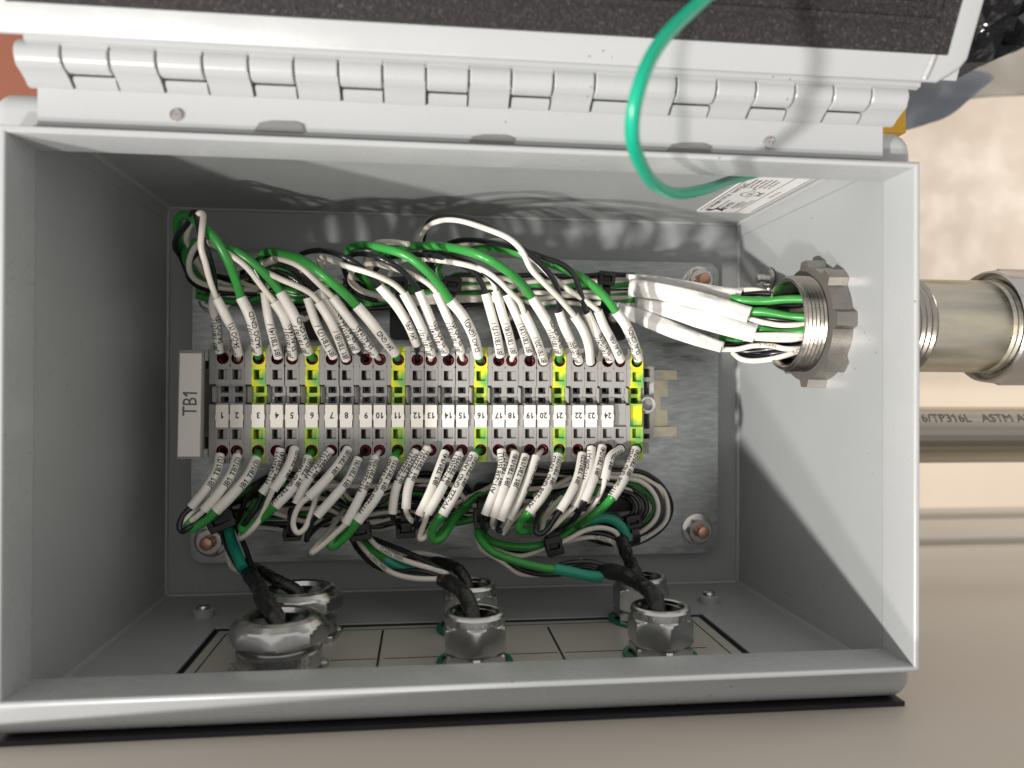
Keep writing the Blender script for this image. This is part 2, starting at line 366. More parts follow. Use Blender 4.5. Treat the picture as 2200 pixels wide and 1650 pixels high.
# top and bottom walls with their rounded shoulders (a bent sheet: profile in y,z)
def shoulder(prof, t, x0, x1, yb):
    ys = [p[0] for p in prof]; yo = max(ys, key=lambda v: abs(v-yb)); H = abs(yo-yb); Rr = 4.6; g = G(); secs = []
    for k in range(7): secs.append((x0+Rr*(1-math.cos(math.radians(90*k/6))), Rr*(1-math.sin(math.radians(90*k/6)))))
    secs = secs+[(x0+x1-x, d) for x, d in secs[::-1]]
    base = sheet(prof, t, 0, 1); n = len(base.v)//2; sec0 = base.v[:n]; vs = []
    for x, d in secs:
        for v in sec0:
            vs.append((x, yb+(v[1]-yb)*(H-d)/H, v[2]-d*.25 if v[2] > 100 else v[2]))
    m = n//2; f = []
    for a in range(len(secs)-1):
        p, q = a*n, (a+1)*n
        for i in range(m-1): f += [(p+i,p+i+1,q+i+1,q+i),(p+m+i+1,p+m+i,q+m+i,q+m+i+1)]
        f += [(p,q,q+m,p+m),(p+m-1,p+2*m-1,q+2*m-1,q+m-1)]
    for a in (0, len(secs)-1):
        p = a*n; f += [(p+i,p+m+i,p+m+i+1,p+i+1) for i in range(m-1)]
    g.add(vs, f); return g
def sheet(prof, t, x0, x1):          # offset polyline into a solid bent sheet
    pts = [Vector((p[0], p[1], 0)) for p in prof]; nrm = []
    for i in range(len(pts)):
        a = pts[max(0,i-1)]; b = pts[min(len(pts)-1,i+1)]; d = (b-a).normalized(); nrm.append(Vector((-d.y, d.x, 0)))
    o = [p+n_*t for p, n_ in zip(pts, nrm)]; g = G(); m = len(pts)
    vs = []
    for x in (x0, x1):
        vs += [(x,p.x,p.y) for p in pts]+[(x,p.x,p.y) for p in o]
    k = 2*m; f = []
    for i in range(m-1):
        f += [(i,i+1,k+i+1,k+i), (m+i+1,m+i,k+m+i,k+m+i+1), (i,m+i,m+i+1,i+1), (k+i,k+i+1,k+m+i+1,k+m+i)]
    f += [(0,k,k+m,m), (m-1,2*m-1,k+2*m-1,k+m-1)]
    g.add(vs, f); return g
def arc(cy, cz, r, a0, a1, n=6): return [(cy+r*math.cos(math.radians(a0+(a1-a0)*i/n)), cz+r*math.sin(math.radians(a0+(a1-a0)*i/n))) for i in range(n+1)]
prof = [(OT-T,0)]+arc(OT-T-6, 139, 6, 0, 90)+[(CT+1.0,145)]
g = shoulder([(OT-.0,0)]+arc(OT-7, 140, 7, 0, 90)+[(CT+1.0,147)], T, -W2-9.0, W2+4.6, CT+1); make('top_wall', g, 'paint', enc)
g = shoulder([(CB-1.0,147)]+arc(OB+7, 140, 7, 90, 180)+[(OB,0)], T, -W2-9.0, W2+4.6, CB-1); make('bottom_wall', g, 'paint', enc)
# inner faces of top and bottom walls
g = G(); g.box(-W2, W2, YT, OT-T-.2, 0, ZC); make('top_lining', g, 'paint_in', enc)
GX0, GX1, GZ0, GZ1 = -113.5, 110.5, 57.0, 136.0
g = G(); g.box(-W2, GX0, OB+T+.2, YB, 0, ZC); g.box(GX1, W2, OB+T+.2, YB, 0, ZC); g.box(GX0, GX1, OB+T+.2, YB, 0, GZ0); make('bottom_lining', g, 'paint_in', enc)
# collar: a frame standing forward round the opening, mitred corners, rounded lip
g = G()
o_ = [(-W2-.5-1.7, CB-2.2), (W2+2.2, CB-2.2), (W2+2.2, CT+2.2), (-W2-2.2, CT+2.2)]; i_ = [(-W2, CB), (W2, CB), (W2, CT), (-W2, CT)]
def ringf(pts, z): return [(p[0], p[1], z) for p in pts]
def off(pts, d): s_ = [(-1,-1),(1,-1),(1,1),(-1,1)]; return [(p[0]+sg[0]*d, p[1]+sg[1]*d) for p, sg in zip(pts, s_)]
loops = [ringf(i_, ZC)]+[ringf(off(i_, 1.1-1.1*math.cos(math.radians(a))), ZF-1.1+1.1*math.sin(math.radians(a))) for a in range(0,181,20)]+[ringf(o_, 142), ringf(off(o_,-.1), ZC), [(math.copysign(W2+1.5,p[0]), p[1]+math.copysign(12,p[1]), ZC) for p in i_]]
vs = sum(loops, []); f = []
for a in range(len(loops)-2):
    for k in range(4): f.append((a*4+k, a*4+(k+1)%4, (a+1)*4+(k+1)%4, (a+1)*4+k))
nl = len(loops)-1; f += [(k, nl*4+k, nl*4+(k+1)%4, (k+1)%4) for k in (0,2)]
g.add(vs, f); make('opening_collar', g, 'paint', enc, smooth=50)
# folded corner seams on the side walls
for sx_ in (-1, 1):
    for (y0, y1) in ((YT-7.5, YT), (YB, YB+7.5)):
        g = G(); x = sx_*W2; a, b = (x-.9, x) if sx_ > 0 else (x, x+.9)
        g.box(a, b, y0, y1, 6, 150 if False else ZC-1); make('corner_flange', g, 'paint_in', enc)
        g = G(); tube(g, [Vector((sx_*(W2-.5), y1 if y0 > 0 else y0, .6)), Vector((sx_*(W2-.5), y1 if y0 > 0 else y0, ZC-2))], 1.6, 8); make('weld_bead', g, 'weld', enc)
g = G()
for (xa, ya, xb, yb) in ((-W2,YB,-W2,YT),(W2,YB,W2,YT),(-W2,YT,W2,YT),(-W2,YB,W2,YB)):
    tube(g, [Vector((xa,ya,0.4)), Vector(((xa+xb)/2,(ya+yb)/2,.6)), Vector((xb,yb,.4))], 1.3, 8)
make('weld_bead', g, 'weld', enc)
# screws, holes and slots seen on the shoulder
for (px, py) in ((378,247),(1652,306)):
    p = P(px, py, 150.5); g = G(); g.lathe([(.2,p.z+.4),(1.6,p.z+.1),(1.7,p.z+.5),(2.0,p.z+.45),(2.1,p.z-.2)], (p.x,p.y,0), 2, 20); make('rivet', g, 'steel', enc)
for (px, py) in ((600,272),(1055,301),(1480,318)):
    p = P(px, py, 150.4); g = G(); g.prism([(p.x+a*8, p.y+b*1.7) for a, b in ((-1,-1),(1,-1),(.95,.5),(.6,1),(-.4,.9),(-.8,.5))], 2, p.z, p.z+.5); make('drain_slot_shade', g, 'slot', enc)  # dark raised patch stands in for the shade inside the slot
# black strip in the gap under the box
g = G(); g.box(-W2-12, W2+2.6, OB-1.85, OB-.1, 60, 147); make('black_strip', g, 'rubber', enc)
# hinge ------------------------------------------------
HX0, HX1 = -148.6, 147.6; HY, HZ, HR = 113.2, 156.4, 4.75
hin = make('hinge', sheet([(93.5,150.2),(105.0,150.2),(105.9,150.6)], -1.2, HX0+2.5, HX1-3.5), 'paint', enc)
g = G(); g.box(HX0+2.5, HX1-3.5, 105.2, 115.5, 148.6, 149.6); make('hinge_backing', g, 'paint_in', hin)
NK = 21; pitch = (HX1-HX0)/NK
for k in range(NK):
    x0 = HX0+k*pitch+.28; x1 = HX0+(k+1)*pitch-.28
    g = G(); g.lathe([(HR-2.2,x0+.2),(HR-.35,x0),(HR,x0+.4),(HR,x1-.4),(HR-.35,x1),(HR-2.2,x1-.2)], (0,HY,HZ), 0, 28)
    if k % 2 == 0:
        g.prism([(105.4,150.0),(106.4,149.8),(112,152.5),(110.0,160.0),(109.2,159.0),(108.2,156.4),(106.9,153.6),(105.6,151.9)], 0, x0, x1)
    else:
        g.prism([(HY+1.5,HZ+2.2),(HY+6.0,HZ+2.8),(HY+6.0,HZ+4.2),(HY+1,HZ+4.5)], 0, x0, x1)
        g.prism([(105.4,150.0),(108.4,150.4),(109.4,152.4),(108.4,154.0),(107.2,153.8),(105.6,151.6)], 0, x0+.5, x1-.1)
    make('knuckle', g, 'paint', hin, smooth=40)
g = G(); g.lathe([(.01,HX0+1),(2.6,HX0+1),(2.6,HX1-1),(.01,HX1-1)], (0,HY,HZ), 0, 16); make('hinge_pin', g, 'rubber', hin)
# lid -----------------------------------------------------------------
th = math.radians(26); DY, DZ = 116.8, 163.6
def D(x, s, h=0): return (x, DY+s*math.cos(th)-h*math.sin(th)*1.0, DZ+s*math.sin(th)+h*math.cos(th))
LX0, LX1 = -153.0, 164.5; FX0, FX1 = -147.0, 157.0
def dbox(g, x0, x1, s0, s1, h0, h1): 
    vs = [D(x0,s0,h0),D(x1,s0,h0),D(x1,s1,h0),D(x0,s1,h0),D(x0,s0,h1),D(x1,s0,h1),D(x1,s1,h1),D(x0,s1,h1)]
    g.add(vs, [(3,2,1,0),(4,5,6,7),(0,1,5,4),(1,2,6,5),(2,3,7,6),(3,0,4,7)])
lid_g = G(); dbox(lid_g, LX0+1, LX1-1, 1, 180, -3, -1.2)
lid = make('lid', lid_g, 'paint', enc)
g = G()                               # flat frame round the foam with a chamfered corner and rounded lip
outer = [(LX0,0),(LX1-9,0),(LX1-2,5),(LX1,8),(LX1,200),(LX0,200)]
inner = [(FX0,9),(FX1-5,9),(FX1-2,9),(FX1,9),(FX1,190),(FX0,190)]
lv = []
for (h, o2) in ((-3,0),(0,0),(.5,-.5),(.6,-1.0)):
    cx, cs = 5, 100
    lv.append([D(p[0]+(-o2 if p[0] < 0 else o2), p[1]+(-o2 if p[1] < 50 else o2), h) for p in outer])
lv.append([D(p[0], p[1], .6) for p in inner]); lv.append([D(p[0], p[1], -1.0) for p in inner])
vs = sum(lv, []); m = 6; f = [(a*m+k, a*m+(k+1)%m, (a+1)*m+(k+1)%m, (a+1)*m+k) for a in range(len(lv)-1) for k in range(m)]
g.add(vs, f); make('lid_frame', g, 'paint', lid, smooth=50)
g = G(); tube(g, [Vector(D(FX1-7, 1.0, .9)), Vector(D(FX1-6.3, 5, 1.1)), Vector(D(FX1-5.6, 8.9, .9))], .9, 8); make('weld_bead', g, 'weld', lid)
g = G(); dbox(g, FX0+.3, FX1-.3, 9.3, 189, -1.0, .2)
make('foam_liner', g, 'foam', lid)
g = G()                               # pressed rectangular ridge in the foam
for (x0,x1,s0,s1) in ((-135,149,18.5,20.2),(-135,143,23.6,24.8),(147.4,149,22.6,120),(142.6,143.8,26.6,120)):
    dbox(g, x0, x1, s0, s1, .1, 1.7)
make('foam_ridge', g, 'foam', lid)
g = G(); g.prism([(DY-1.4,DZ-3.5),(DY+.8,DZ-4),(DY+.8,DZ-.9),(DY-1.0,DZ-1.2)], 0, HX0+4, LX1-14); make('lid_back_edge', g, 'paint', lid)

# sticker on the ceiling wall of the box: text runs along the depth
st = G(); a = PA(1502,450,1,YT); sx0, sx1, sz0, sz1 = 117.5, 147.5, 27.0, 128.0
pts = rbox_pts(sx0, sx1, sz0, sz1, 3.5, 5); st.prism(pts, 1, YT-.25, YT-.02)
stk = make('rating_sticker', st, 'stick', enc, smooth=0)
g = G(); yy = YT-.32
def ln(x0,x1,z0,z1): g.box(x0,x1,yy-.03,yy,z0,z1)
ln(118.6,118.9,31,127); ln(146.0,146.4,31,127); ln(122,143,28.1,28.4)
ln(138.6,138.9,28.4,126)
def F_(x0, z0): return plane_fn((x0, yy, z0), (0,0,1), (-1,0,0))
text_on(g, 'UL 508/ NEMA TYPE 3R - RAINTIGHT', 3.3, F_(121.3,33), .95, .02, 'LEFT')
text_on(g, 'PREMIER', 4.4, F_(129.0,36.5), .8, 0, 'LEFT')
text_on(g, 'UL', 4.2, F_(130.5,66), 1, .05, 'CENTER'); text_on(g, 'c', 3.2, F_(131.5,58.2), 1, .03, 'LEFT'); text_on(g, 'us', 3.2, F_(128.5,72.8), 1, .03, 'LEFT')
text_on(g, 'LISTED', 2.4, F_(135.6,62), 1.0, .04, 'LEFT')
text_on(g, 'MANUFACTURED BY', 1.7, F_(125.5,38), 1, 0, 'LEFT')
text_on(g, 'ENCLOSURES', 1.6, F_(132.4,38), 1.2, 0, 'LEFT')
for i_n, s_ in enumerate(('LISTED ENCLOSURE','FOR USE IN THE','LOCATIONS STATED')): text_on(g, s_, 1.7, F_(133.5+i_n*1.7,37+i_n), 1, 0, 'LEFT')
for i_n in range(6): text_on(g, ('Electrical Enclosure','Type 3R Raintight','maintain rating use','conduit hubs of the','same type installed','per instructions')[i_n], 1.9, F_(122.8+i_n*2.3,76), 1, .02, 'LEFT')
text_on(g, 'MADE IN USA', 1.9, F_(142.6,60), 1, 0, 'LEFT')
g.lathe([(4.1,0),(4.6,0)], (130.5,yy,66), 1, 28)
g.prism([(121.5,31.5),(124,31),(126,34.5),(128.5,33),(131,30.2),(130,34),(131.5,37),(127.5,36),(125.5,38.5),(124.6,35),(122,34.2)], 1, yy-.03, yy)
make('print', g, 'ink', stk, smooth=0)
# studs of the gland plate and the earthing stud
for (px, py, zc) in ((437,1312,40.5),(1523,1282,40.0)):
    p = PA(px, py+12, 1, YB); q = (p.x, YB, p.z)
    b = thing('plate_screw', q, 'pan head screw on a painted boss at the '+('left' if px < 900 else 'right')+' rear of the gland plate', 'screw', 'screws holding the gland plate')
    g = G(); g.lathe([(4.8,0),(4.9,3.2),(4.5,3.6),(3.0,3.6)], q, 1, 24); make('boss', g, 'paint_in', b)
    g = G(); g.lathe([(3.2,3.5),(3.2,4.4),(2.9,5.2),(2.0,5.8),(1.0,6.0),(.01,6.0)], q, 1, 20); make('screw_head', g, 'steel', b)
# gland plate -------------------------------------------------------
gp = thing('gland_plate', (0,YB-1,95), 'beige gland plate with black marker lines under the cable glands', 'plate')
g = G(); g.box(GX0+2.2, GX1-2.2, YB-3, YB-1.0, GZ0+2.2, GZ1-1); make('plate', g, 'gplate', gp)
g = G(); g.box(GX0, GX1, YB-4.6, YB-4.0, GZ0, GZ1); make('recess', g, 'rubber', gp)
g = G(); g.box(GX0, GX1, YB-1.6, YB-.6, GZ0, GZ0+2.1); g.box(GX0, GX0+.8, YB-1.6, YB-.6, GZ0+2.1, GZ1); g.box(GX0+1.5, GX0+2.1, YB-1.6, YB-.6, GZ0+2.1, GZ1); g.box(GX1-.8, GX1, YB-1.6, YB-.6, GZ0+2.1, GZ1); g.box(GX1-2.1, GX1-1.5, YB-1.6, YB-.6, GZ0+2.1, GZ1); make('gasket', g, 'rubber', gp)
yl = YB-.98
for (x0,x1,z0,z1) in ((-107.5,103.5,63.2,63.8),(-107.5,-106.9,63.2,134),(103.0,103.6,63.2,134),(-96.5,-87,101.4,102.1),(-58,-40,101.4,102.1),(-37,33,101.4,102.1),(36,96,101.6,102.3),(-39.8,-38.8,65,119),(34.0,35.0,68,119)):
    g = G(); g.box(x0,x1,yl,yl+.06,z0,z1); make('marker_line', g, 'ink', gp, smooth=0)

# ================================================================== BACK PANEL + RAIL
PZ = 10.0
bp = thing('back_panel', (0,0,PZ), 'galvanised steel mounting plate behind the terminal blocks', 'mounting plate')
def oct_(x0,x1,y0,y1,c): return [(x0+c,y0),(x1-c,y0),(x1,y0+c),(x1,y1-c),(x1-c,y1),(x0+c,y1),(x0,y1-c),(x0,y0+c)]
g = G(); g.prism(oct_(-137.5,137.0,-79.0,78.0,4), 2, PZ-2.2, PZ); make('plate', g, 'zinc', bp, smooth=0)
for (px,py) in ((1500,605),(1497,1137),(455,1160),(462,640)):
    p = P(px, py, PZ); 
    g = G(); g.lathe([(.01,PZ+.05),(8.2,PZ+.05),(8.4,PZ+.8),(7.6,PZ+1.2),(6.8,PZ+1.3),(6.8,PZ+1.4,6),(6.8,PZ+5.2,6),(6.0,PZ+5.9),(3.2,PZ+5.9)], (p.x,p.y,0), 2, 36)
    nut = make('nut', g, 'steel', bp)
    g = G(); g.lathe([(3.1,PZ+3),(3.1,PZ+9),(3.3,PZ+9.3),(3.1,PZ+9.7),(3.3,PZ+10.1),(3.0,PZ+10.8),(2.2,PZ+11.2),(.01,PZ+11.2)], (p.x,p.y,0), 2, 20); make('stud', g, 'copper', nut)
RY = 1.9
rl = thing('din_rail', (0,RY,PZ), 'yellow passivated top hat rail under the row of terminals', 'rail')
prof = [(-17.5,17.5),(-17.5,16.3),(-13.7,16.3),(-13.7,11.2),(13.7,11.2),(13.7,16.3),(17.5,16.3),(17.5,17.5),(12.5,17.5),(12.5,12.4),(-12.5,12.4),(-12.5,17.5)]
x0r, x1r = -126.0, P(1453,870,17).x
g = G()
def rbx(y0,y1,z0,z1,xe): g.box(x0r, xe, RY+y0, RY+y1, z0, z1)
rbx(-17.5,-12.5,16.3,17.5,x1r); rbx(12.5,17.5,16.3,17.5,x1r); rbx(-13.7,-12.5,10.1,16.3,x1r-3); rbx(12.5,13.7,10.1,16.3,x1r-3); rbx(-12.4,-3.5,10.1,11.6,x1r-3); rbx(3.5,12.4,10.1,11.6,x1r-3); rbx(-3.5,3.5,10.1,11.6,x1r-7)
for s in (-15,15): g.lathe([(2.5,0),(2.5,1.2)], (0,0,0), 2, 3)
make('rail', g, 'rail', rl, smooth=0)

# ================================================================== TERMINAL BLOCKS
NX = [478,509,555,595,627,670,712,744,786,816,855,896,926,963,993,1033,1071,1099,1138,1167,1202,1242,1270,1305,1332,1368]
GREEN = {3,6,11,16,21,26}
TOPZ = 50.0; xs = [P(px, 872, TOPZ).x for px in NX]
ORD = ['first','second','third','fourth','fifth','sixth']
def where(n_):
    gs = sorted(GREEN)
    if n_ in GREEN: return ORD[gs.index(n_)]+' yellow green block from the left'
    if n_ < 3: return ('leftmost block' if n_ == 1 else 'second block')+' left of the first yellow green one'
    lo = max(q for q in gs if q < n_); hi = min(q for q in gs if q > n_); k = n_-lo-1; tot = hi-lo-1
    return (('left','right')[k] if tot == 2 else ORD[k])+' block between the %s and %s yellow green ones' % (ORD[gs.index(lo)], ORD[gs.index(hi)])
def ringcell(g, x0, x1, y0, y1, cy, r, zt, zb, zh):
    n = 24; c = ((x0+x1)/2, cy); inn = []; out = []
    for i in range(n):
        a = 2*math.pi*(i+.5)/n; ca, sa = math.cos(a), math.sin(a); inn.append((c[0]+r*ca, c[1]+r*sa))
        k = min(((x1-c[0])/ca if ca > 0 else (x0-c[0])/ca) if abs(ca) > 1e-6 else 1e9, ((y1-c[1])/sa if sa > 0 else (y0-c[1])/sa) if abs(sa) > 1e-6 else 1e9); out.append((c[0]+k*ca, c[1]+k*sa))
    vs = [(p[0],p[1],zt) for p in inn]+[(p[0],p[1],zt) for p in out]+[(p[0],p[1],zb) for p in out]+[(p[0],p[1],zh) for p in inn]
    f = [(i,(i+1)%n,n+(i+1)%n,n+i) for i in range(n)]+[(n+i,n+(i+1)%n,2*n+(i+1)%n,2*n+i) for i in range(n)]+[(3*n+i,3*n+(i+1)%n,(i+1)%n,i) for i in range(n)]
    g.add(vs, f)
BW = 3.12
def block_body():
    g = G(); w = BW; zb = 17.6; zt = TOPZ
    def s(y0,y1,z): g.box(-w,w,y0,y1,zb,z)
    def hole(y0,y1,hw,zh,z=zt): 
        g.box(-w,-hw,y0,y1,zb,z); g.box(hw,w,y0,y1,zb,z); g.box(-hw,hw,y0,y1,zb,zh)
    s(26.3,28.8,zt-.6); ringcell(g,-w,w,18.9,26.3,22.6,2.75,zt,zb,zt-9); s(17.5,18.9,zt); hole(12.9,17.5,2.15,zt-9); s(10.7,12.9,zt)
    s(9.9,10.7,zt-1.0); hole(6.9,9.9,1.9,zt-14,zt-4); s(5.1,6.9,zt-4.6); hole(2.2,5.1,1.9,zt-14,zt-4); s(1.6,2.2,zt-1)
    g.box(-w,w,-8.9,1.6,zb,zt-1.6); s(-9.8,-8.9,zt); hole(-14.3,-9.8,2.15,zt-9); s(-15.9,-14.3,zt); ringcell(g,-w,w,-23.5,-15.9,-19.7,2.75,zt,zb,zt-9); s(-25.4,-23.5,zt-.6)
    for (y0,y1) in ((12.9,17.5),(-14.3,-9.8)):       # slanted wall inside each release hole
        g.add([(-2.1,y0+.1,zt-9),(2.1,y0+.1,zt-9),(2.1,y1-.1,zt-9),(-2.1,y1-.1,zt-9),(.2,y0+.1,zt-1.2),(2.1,y0+.1,zt-1.2),(2.1,y1-.1,zt-1.2),(.2,y1-.1,zt-1.2)], [(4,5,6,7),(0,4,7,3),(0,1,5,4),(2,3,7,6),(1,2,6,5)])
    return g
def contact_g():
    g = G()
    for (y0,y1) in ((6.9,9.9),(2.2,5.1)):
        g.box(-1.7,-1.0,y0+.2,y1-.2,36.5,43); g.box(.9,1.7,y0+.2,y1-.2,36.5,43); g.box(-1.7,1.7,y0+.2,y0+.7,36.5,42)
    return g
def entry(cy):
    g = G(); g.lathe([(2.72,TOPZ-.5),(2.68,TOPZ-1.4),(1.95,TOPZ-3.0),(1.9,TOPZ-8),(.01,TOPZ-8)], (0,cy,0), 2, 20, 0)
    g.lathe([(1.75,TOPZ-2.0),(1.98,TOPZ-1.85),(2.1,TOPZ-2.0),(2.0,TOPZ-2.4)], (0,cy,0), 2, 20, 1, closed=True); return g
MESH = {}
def shared(key, name, gfun, mats, parent, loc=None, smooth=35):
    if key not in MESH:
        o = make(name, gfun(), mats, origin=(0,0,0), smooth=smooth); MESH[key] = o.data
    else:
        o = bpy.data.objects.new(name, MESH[key]); COL.objects.link(o)
    o.parent = parent; o.location = (0,0,0) if loc is None else Vector(loc)*MM; return o
def mk_marker():
    g = G(); z0, z1 = TOPZ-1.5, TOPZ+.9
    pts = [(-2.75,-8.6),(-2.45,-8.9),(2.45,-8.9),(2.75,-8.6),(2.75,-5.6),(3.0,-5.2),(3.0,-3.2),(2.75,-2.8),(2.75,1.2),(2.45,1.5),(-2.45,1.5),(-2.75,1.2),(-2.75,-2.8),(-3.0,-3.2),(-3.0,-5.2),(-2.75,-5.6)]
    g.prism(pts, 2, z0, z1); return g
def plate_g(w):
    g = G(); zb = 17.6; h = w/2
    g.box(-h,h,10.7,28.9,zb,TOPZ-.25); g.box(-h,h,-25.5,1.5,zb,TOPZ-.25)
    g.box(-h,h,1.5,10.7,zb,TOPZ-5)
    g.add([(-h,10.7,TOPZ-5),(h,10.7,TOPZ-5),(h,1.5,TOPZ-5),(-h,1.5,TOPZ-5),(0,9.2,TOPZ-.4),(0,3.0,TOPZ-.4)], [(0,1,4),(1,2,5,4),(2,3,5),(3,0,4,5)]); return g
for i, x in enumerate(xs):
    n_ = i+1; gy = n_ in GREEN
    if n_ == 25: lab = 'grey terminal block with an empty tag seat, last grey one at the right'
    elif n_ == 26: lab = 'sixth yellow green earth block, untagged, at the right end'
    else: lab = ('earth terminal tagged %d, ' if gy else 'grey terminal tagged %d, ') % n_ + where(n_)
    t = thing('terminal_block', (x,0,17.6), lab, 'terminal block', 'terminal blocks in a row on the rail'); L = (0,0,-17.6)
    shared('gy' if gy else 'gr', 'body', block_body, 'tbgy' if gy else 'tb', t, L, 0)
    for cy in (22.6,-19.7): shared('en%d'%cy, 'wire_entry', lambda cy=cy: entry(cy), ['dred','red'], t, L)
    if not gy: shared('ct', 'contact', contact_g, 'steeldark', t, L, 0)
    if n_ < 25:
        mk = shared('mk', 'marker', mk_marker, 'marker', t, L, 0)
        g = G(); s_ = str(n_); text_on(g, s_, 3.9, plane_fn((0 if n_ > 9 else .2,-3.4,TOPZ+.94), (-1,0,0), (0,-1,0)), .9, .11)
        me_o = make('number', g, 'ink', origin=(0,0,0), smooth=0); me_o.parent = mk
    gap = (x-BW)-((xs[i-1]+BW) if i else (x-BW-2.9))
    if gap > .9:
        w = gap-.12; shared('pl%.2f'%w, 'end_plate', lambda w=w: plate_g(w), 'tb', t, (-BW-gap/2,0,-17.6), 0)
# gold lug visible in some: jumper slots' inserts are inside body
# end stops
ex = xs[-1]+BW+.3
es = thing('end_stop', (ex+4,RY,17.6), 'light grey end clamp with a round screw barrel at the right of the row', 'end clamp')
g = G(); x0, x1 = ex, ex+7.2
g.box(x0,x1+1.5,13.5,26.0,18,30); g.box(x0,x1+1.5,-23.5,-10.5,18,30); g.box(x0,x1+1.5,26.0,27.6,18,24); g.box(x0, x1+2, -16, 18, 17.7, 33)
for (y0,y1) in ((19.5,20.5),(13.2,15.2),(-2.8,6.5),(-12.6,-10.2),(-17.0,-15.2)): g.box(x0+.2,x1,y0,y1,33,43)
for (xa,xb) in ((x0+.2,x0+2.2),(x1-2.0,x1)):
    g.box(xa,xb,15.2,19.5,33,42.8); g.box(xa,xb,6.5,13.2,33,42.8); g.box(xa,xb,-10.2,-2.8,33,42.8); g.box(xa,xb,-15.2,-12.6,33,42.8)
make('clamp_body', g, 'tbend', es, smooth=0)
g = G(); cc = (ex+3.4, 1.9, 0)
g.lathe([(3.9,36),(3.9,46.2),(3.6,46.6),(3.1,46.6),(3.0,46.2),(3.0,38)], cc, 2, 28); make('screw_barrel', g, 'tbend', es)
g = G(); g.lathe([(2.9,40),(2.8,41),(1.2,41.2),(1.1,40),(.01,40)], cc, 2, 20); make('clamp_screw', g, 'steel', es)
ls = thing('end_stop', (xs[0]-10,RY,17.6), 'dark grey end clamp under the TB1 plate at the left of the row', 'end clamp')
g = G(); xa = xs[0]-BW-3.1; 
g.box(xa-5.5,xa-.1,-24,27.5,18,30); g.box(xa-4.8,xa-.1,-14,18,30,38); g.box(xa-4.4,xa-.2,-10,14,38,42); g.box(xa-9,xa-5.6,-20,22,18,34); g.box(xa-7,xa-4.9,-2,4,34,58)
make('clamp_body', g, 'brown', ls, smooth=0)
tp = thing('row_plate', P(409,870,64), 'white TB1 name plate standing left of terminal 1', 'name plate')
a = P(383,752,64); b = P(437,752,64); c = P(433,986,64); d = P(379,986,64)
def quadslab(g, q, z0, z1, mi=0):
    vs = [(p.x,p.y,z0) for p in q]+[(p.x,p.y,z1) for p in q]; g.add(vs, [(0,1,2,3),(7,6,5,4),(0,4,5,1),(1,5,6,2),(2,6,7,3),(3,7,4,0)], mi)
g = G(); quadslab(g, [a,b,c,d], 61.2, 62.4); make('holder', g, 'brown', tp, smooth=0)
g = G(); quadslab(g, [P(386,759,64),P(432,759,64),P(428,981,64),P(381,981,64)], 62.6, 63.6); make('card', g, 'paper', tp, smooth=0)
g = G(); quadslab(g, [a+Vector((.2,-.2,0)),b+Vector((0,-.2,0)),c,d+Vector((.2,0,0))], 63.7, 64.2); make('clear_cover', g, 'clear', tp, smooth=0)
g = G(); o_c = P(407,868,64); text_on(g, 'TB1', 8.6, plane_fn((o_c.x,o_c.y,63.66), (.02,1,0), (-1,.02,0)), .82, .06); make('lettering', g, 'ink', tp, smooth=0)

# ================================================================== TIE MOUNTS on the plate
def mount(px, py, w, h, lab, zt=16):
    p = P(px, py, zt); t = thing('tie_mount', (p.x,p.y,PZ), lab, 'cable mount', 'black cable tie mounts on the plate')
    sw, sh = w/4.15/2, h/4.15/2
    g = G(); g.prism([(p.x+x, p.y+y) for x, y in rbox_pts(-sw,sw,-sh,sh,2.5,3)], 2, PZ+.05, zt); make('base', g, 'tie', t)
    g = G(); g.lathe([(3.2,zt+.05),(3.2,zt+.8),(2.4,zt+1.6),(.01,zt+1.9)], (p.x,p.y+2,0), 2, 20); make('screw', g, 'steel', t)
mount(655,690,62,76,'black tie mount behind the sleeve of the fifth terminal'); mount(868,690,60,76,'black tie mount above the third yellow green block'); mount(1090,690,60,80,'black tie mount above and right of the fourth yellow green block'); mount(1318,690,56,84,'black tie mount above the last grey block')
mount(632,1090,62,80,'black tie mount below the second yellow green block'); mount(868,1085,60,80,'black tie mount below the third yellow green block'); mount(1050,1080,60,84,'black tie mount below the fourth yellow green block'); mount(1318,1065,90,70,'black tie mount inside the coiled slack at lower right')

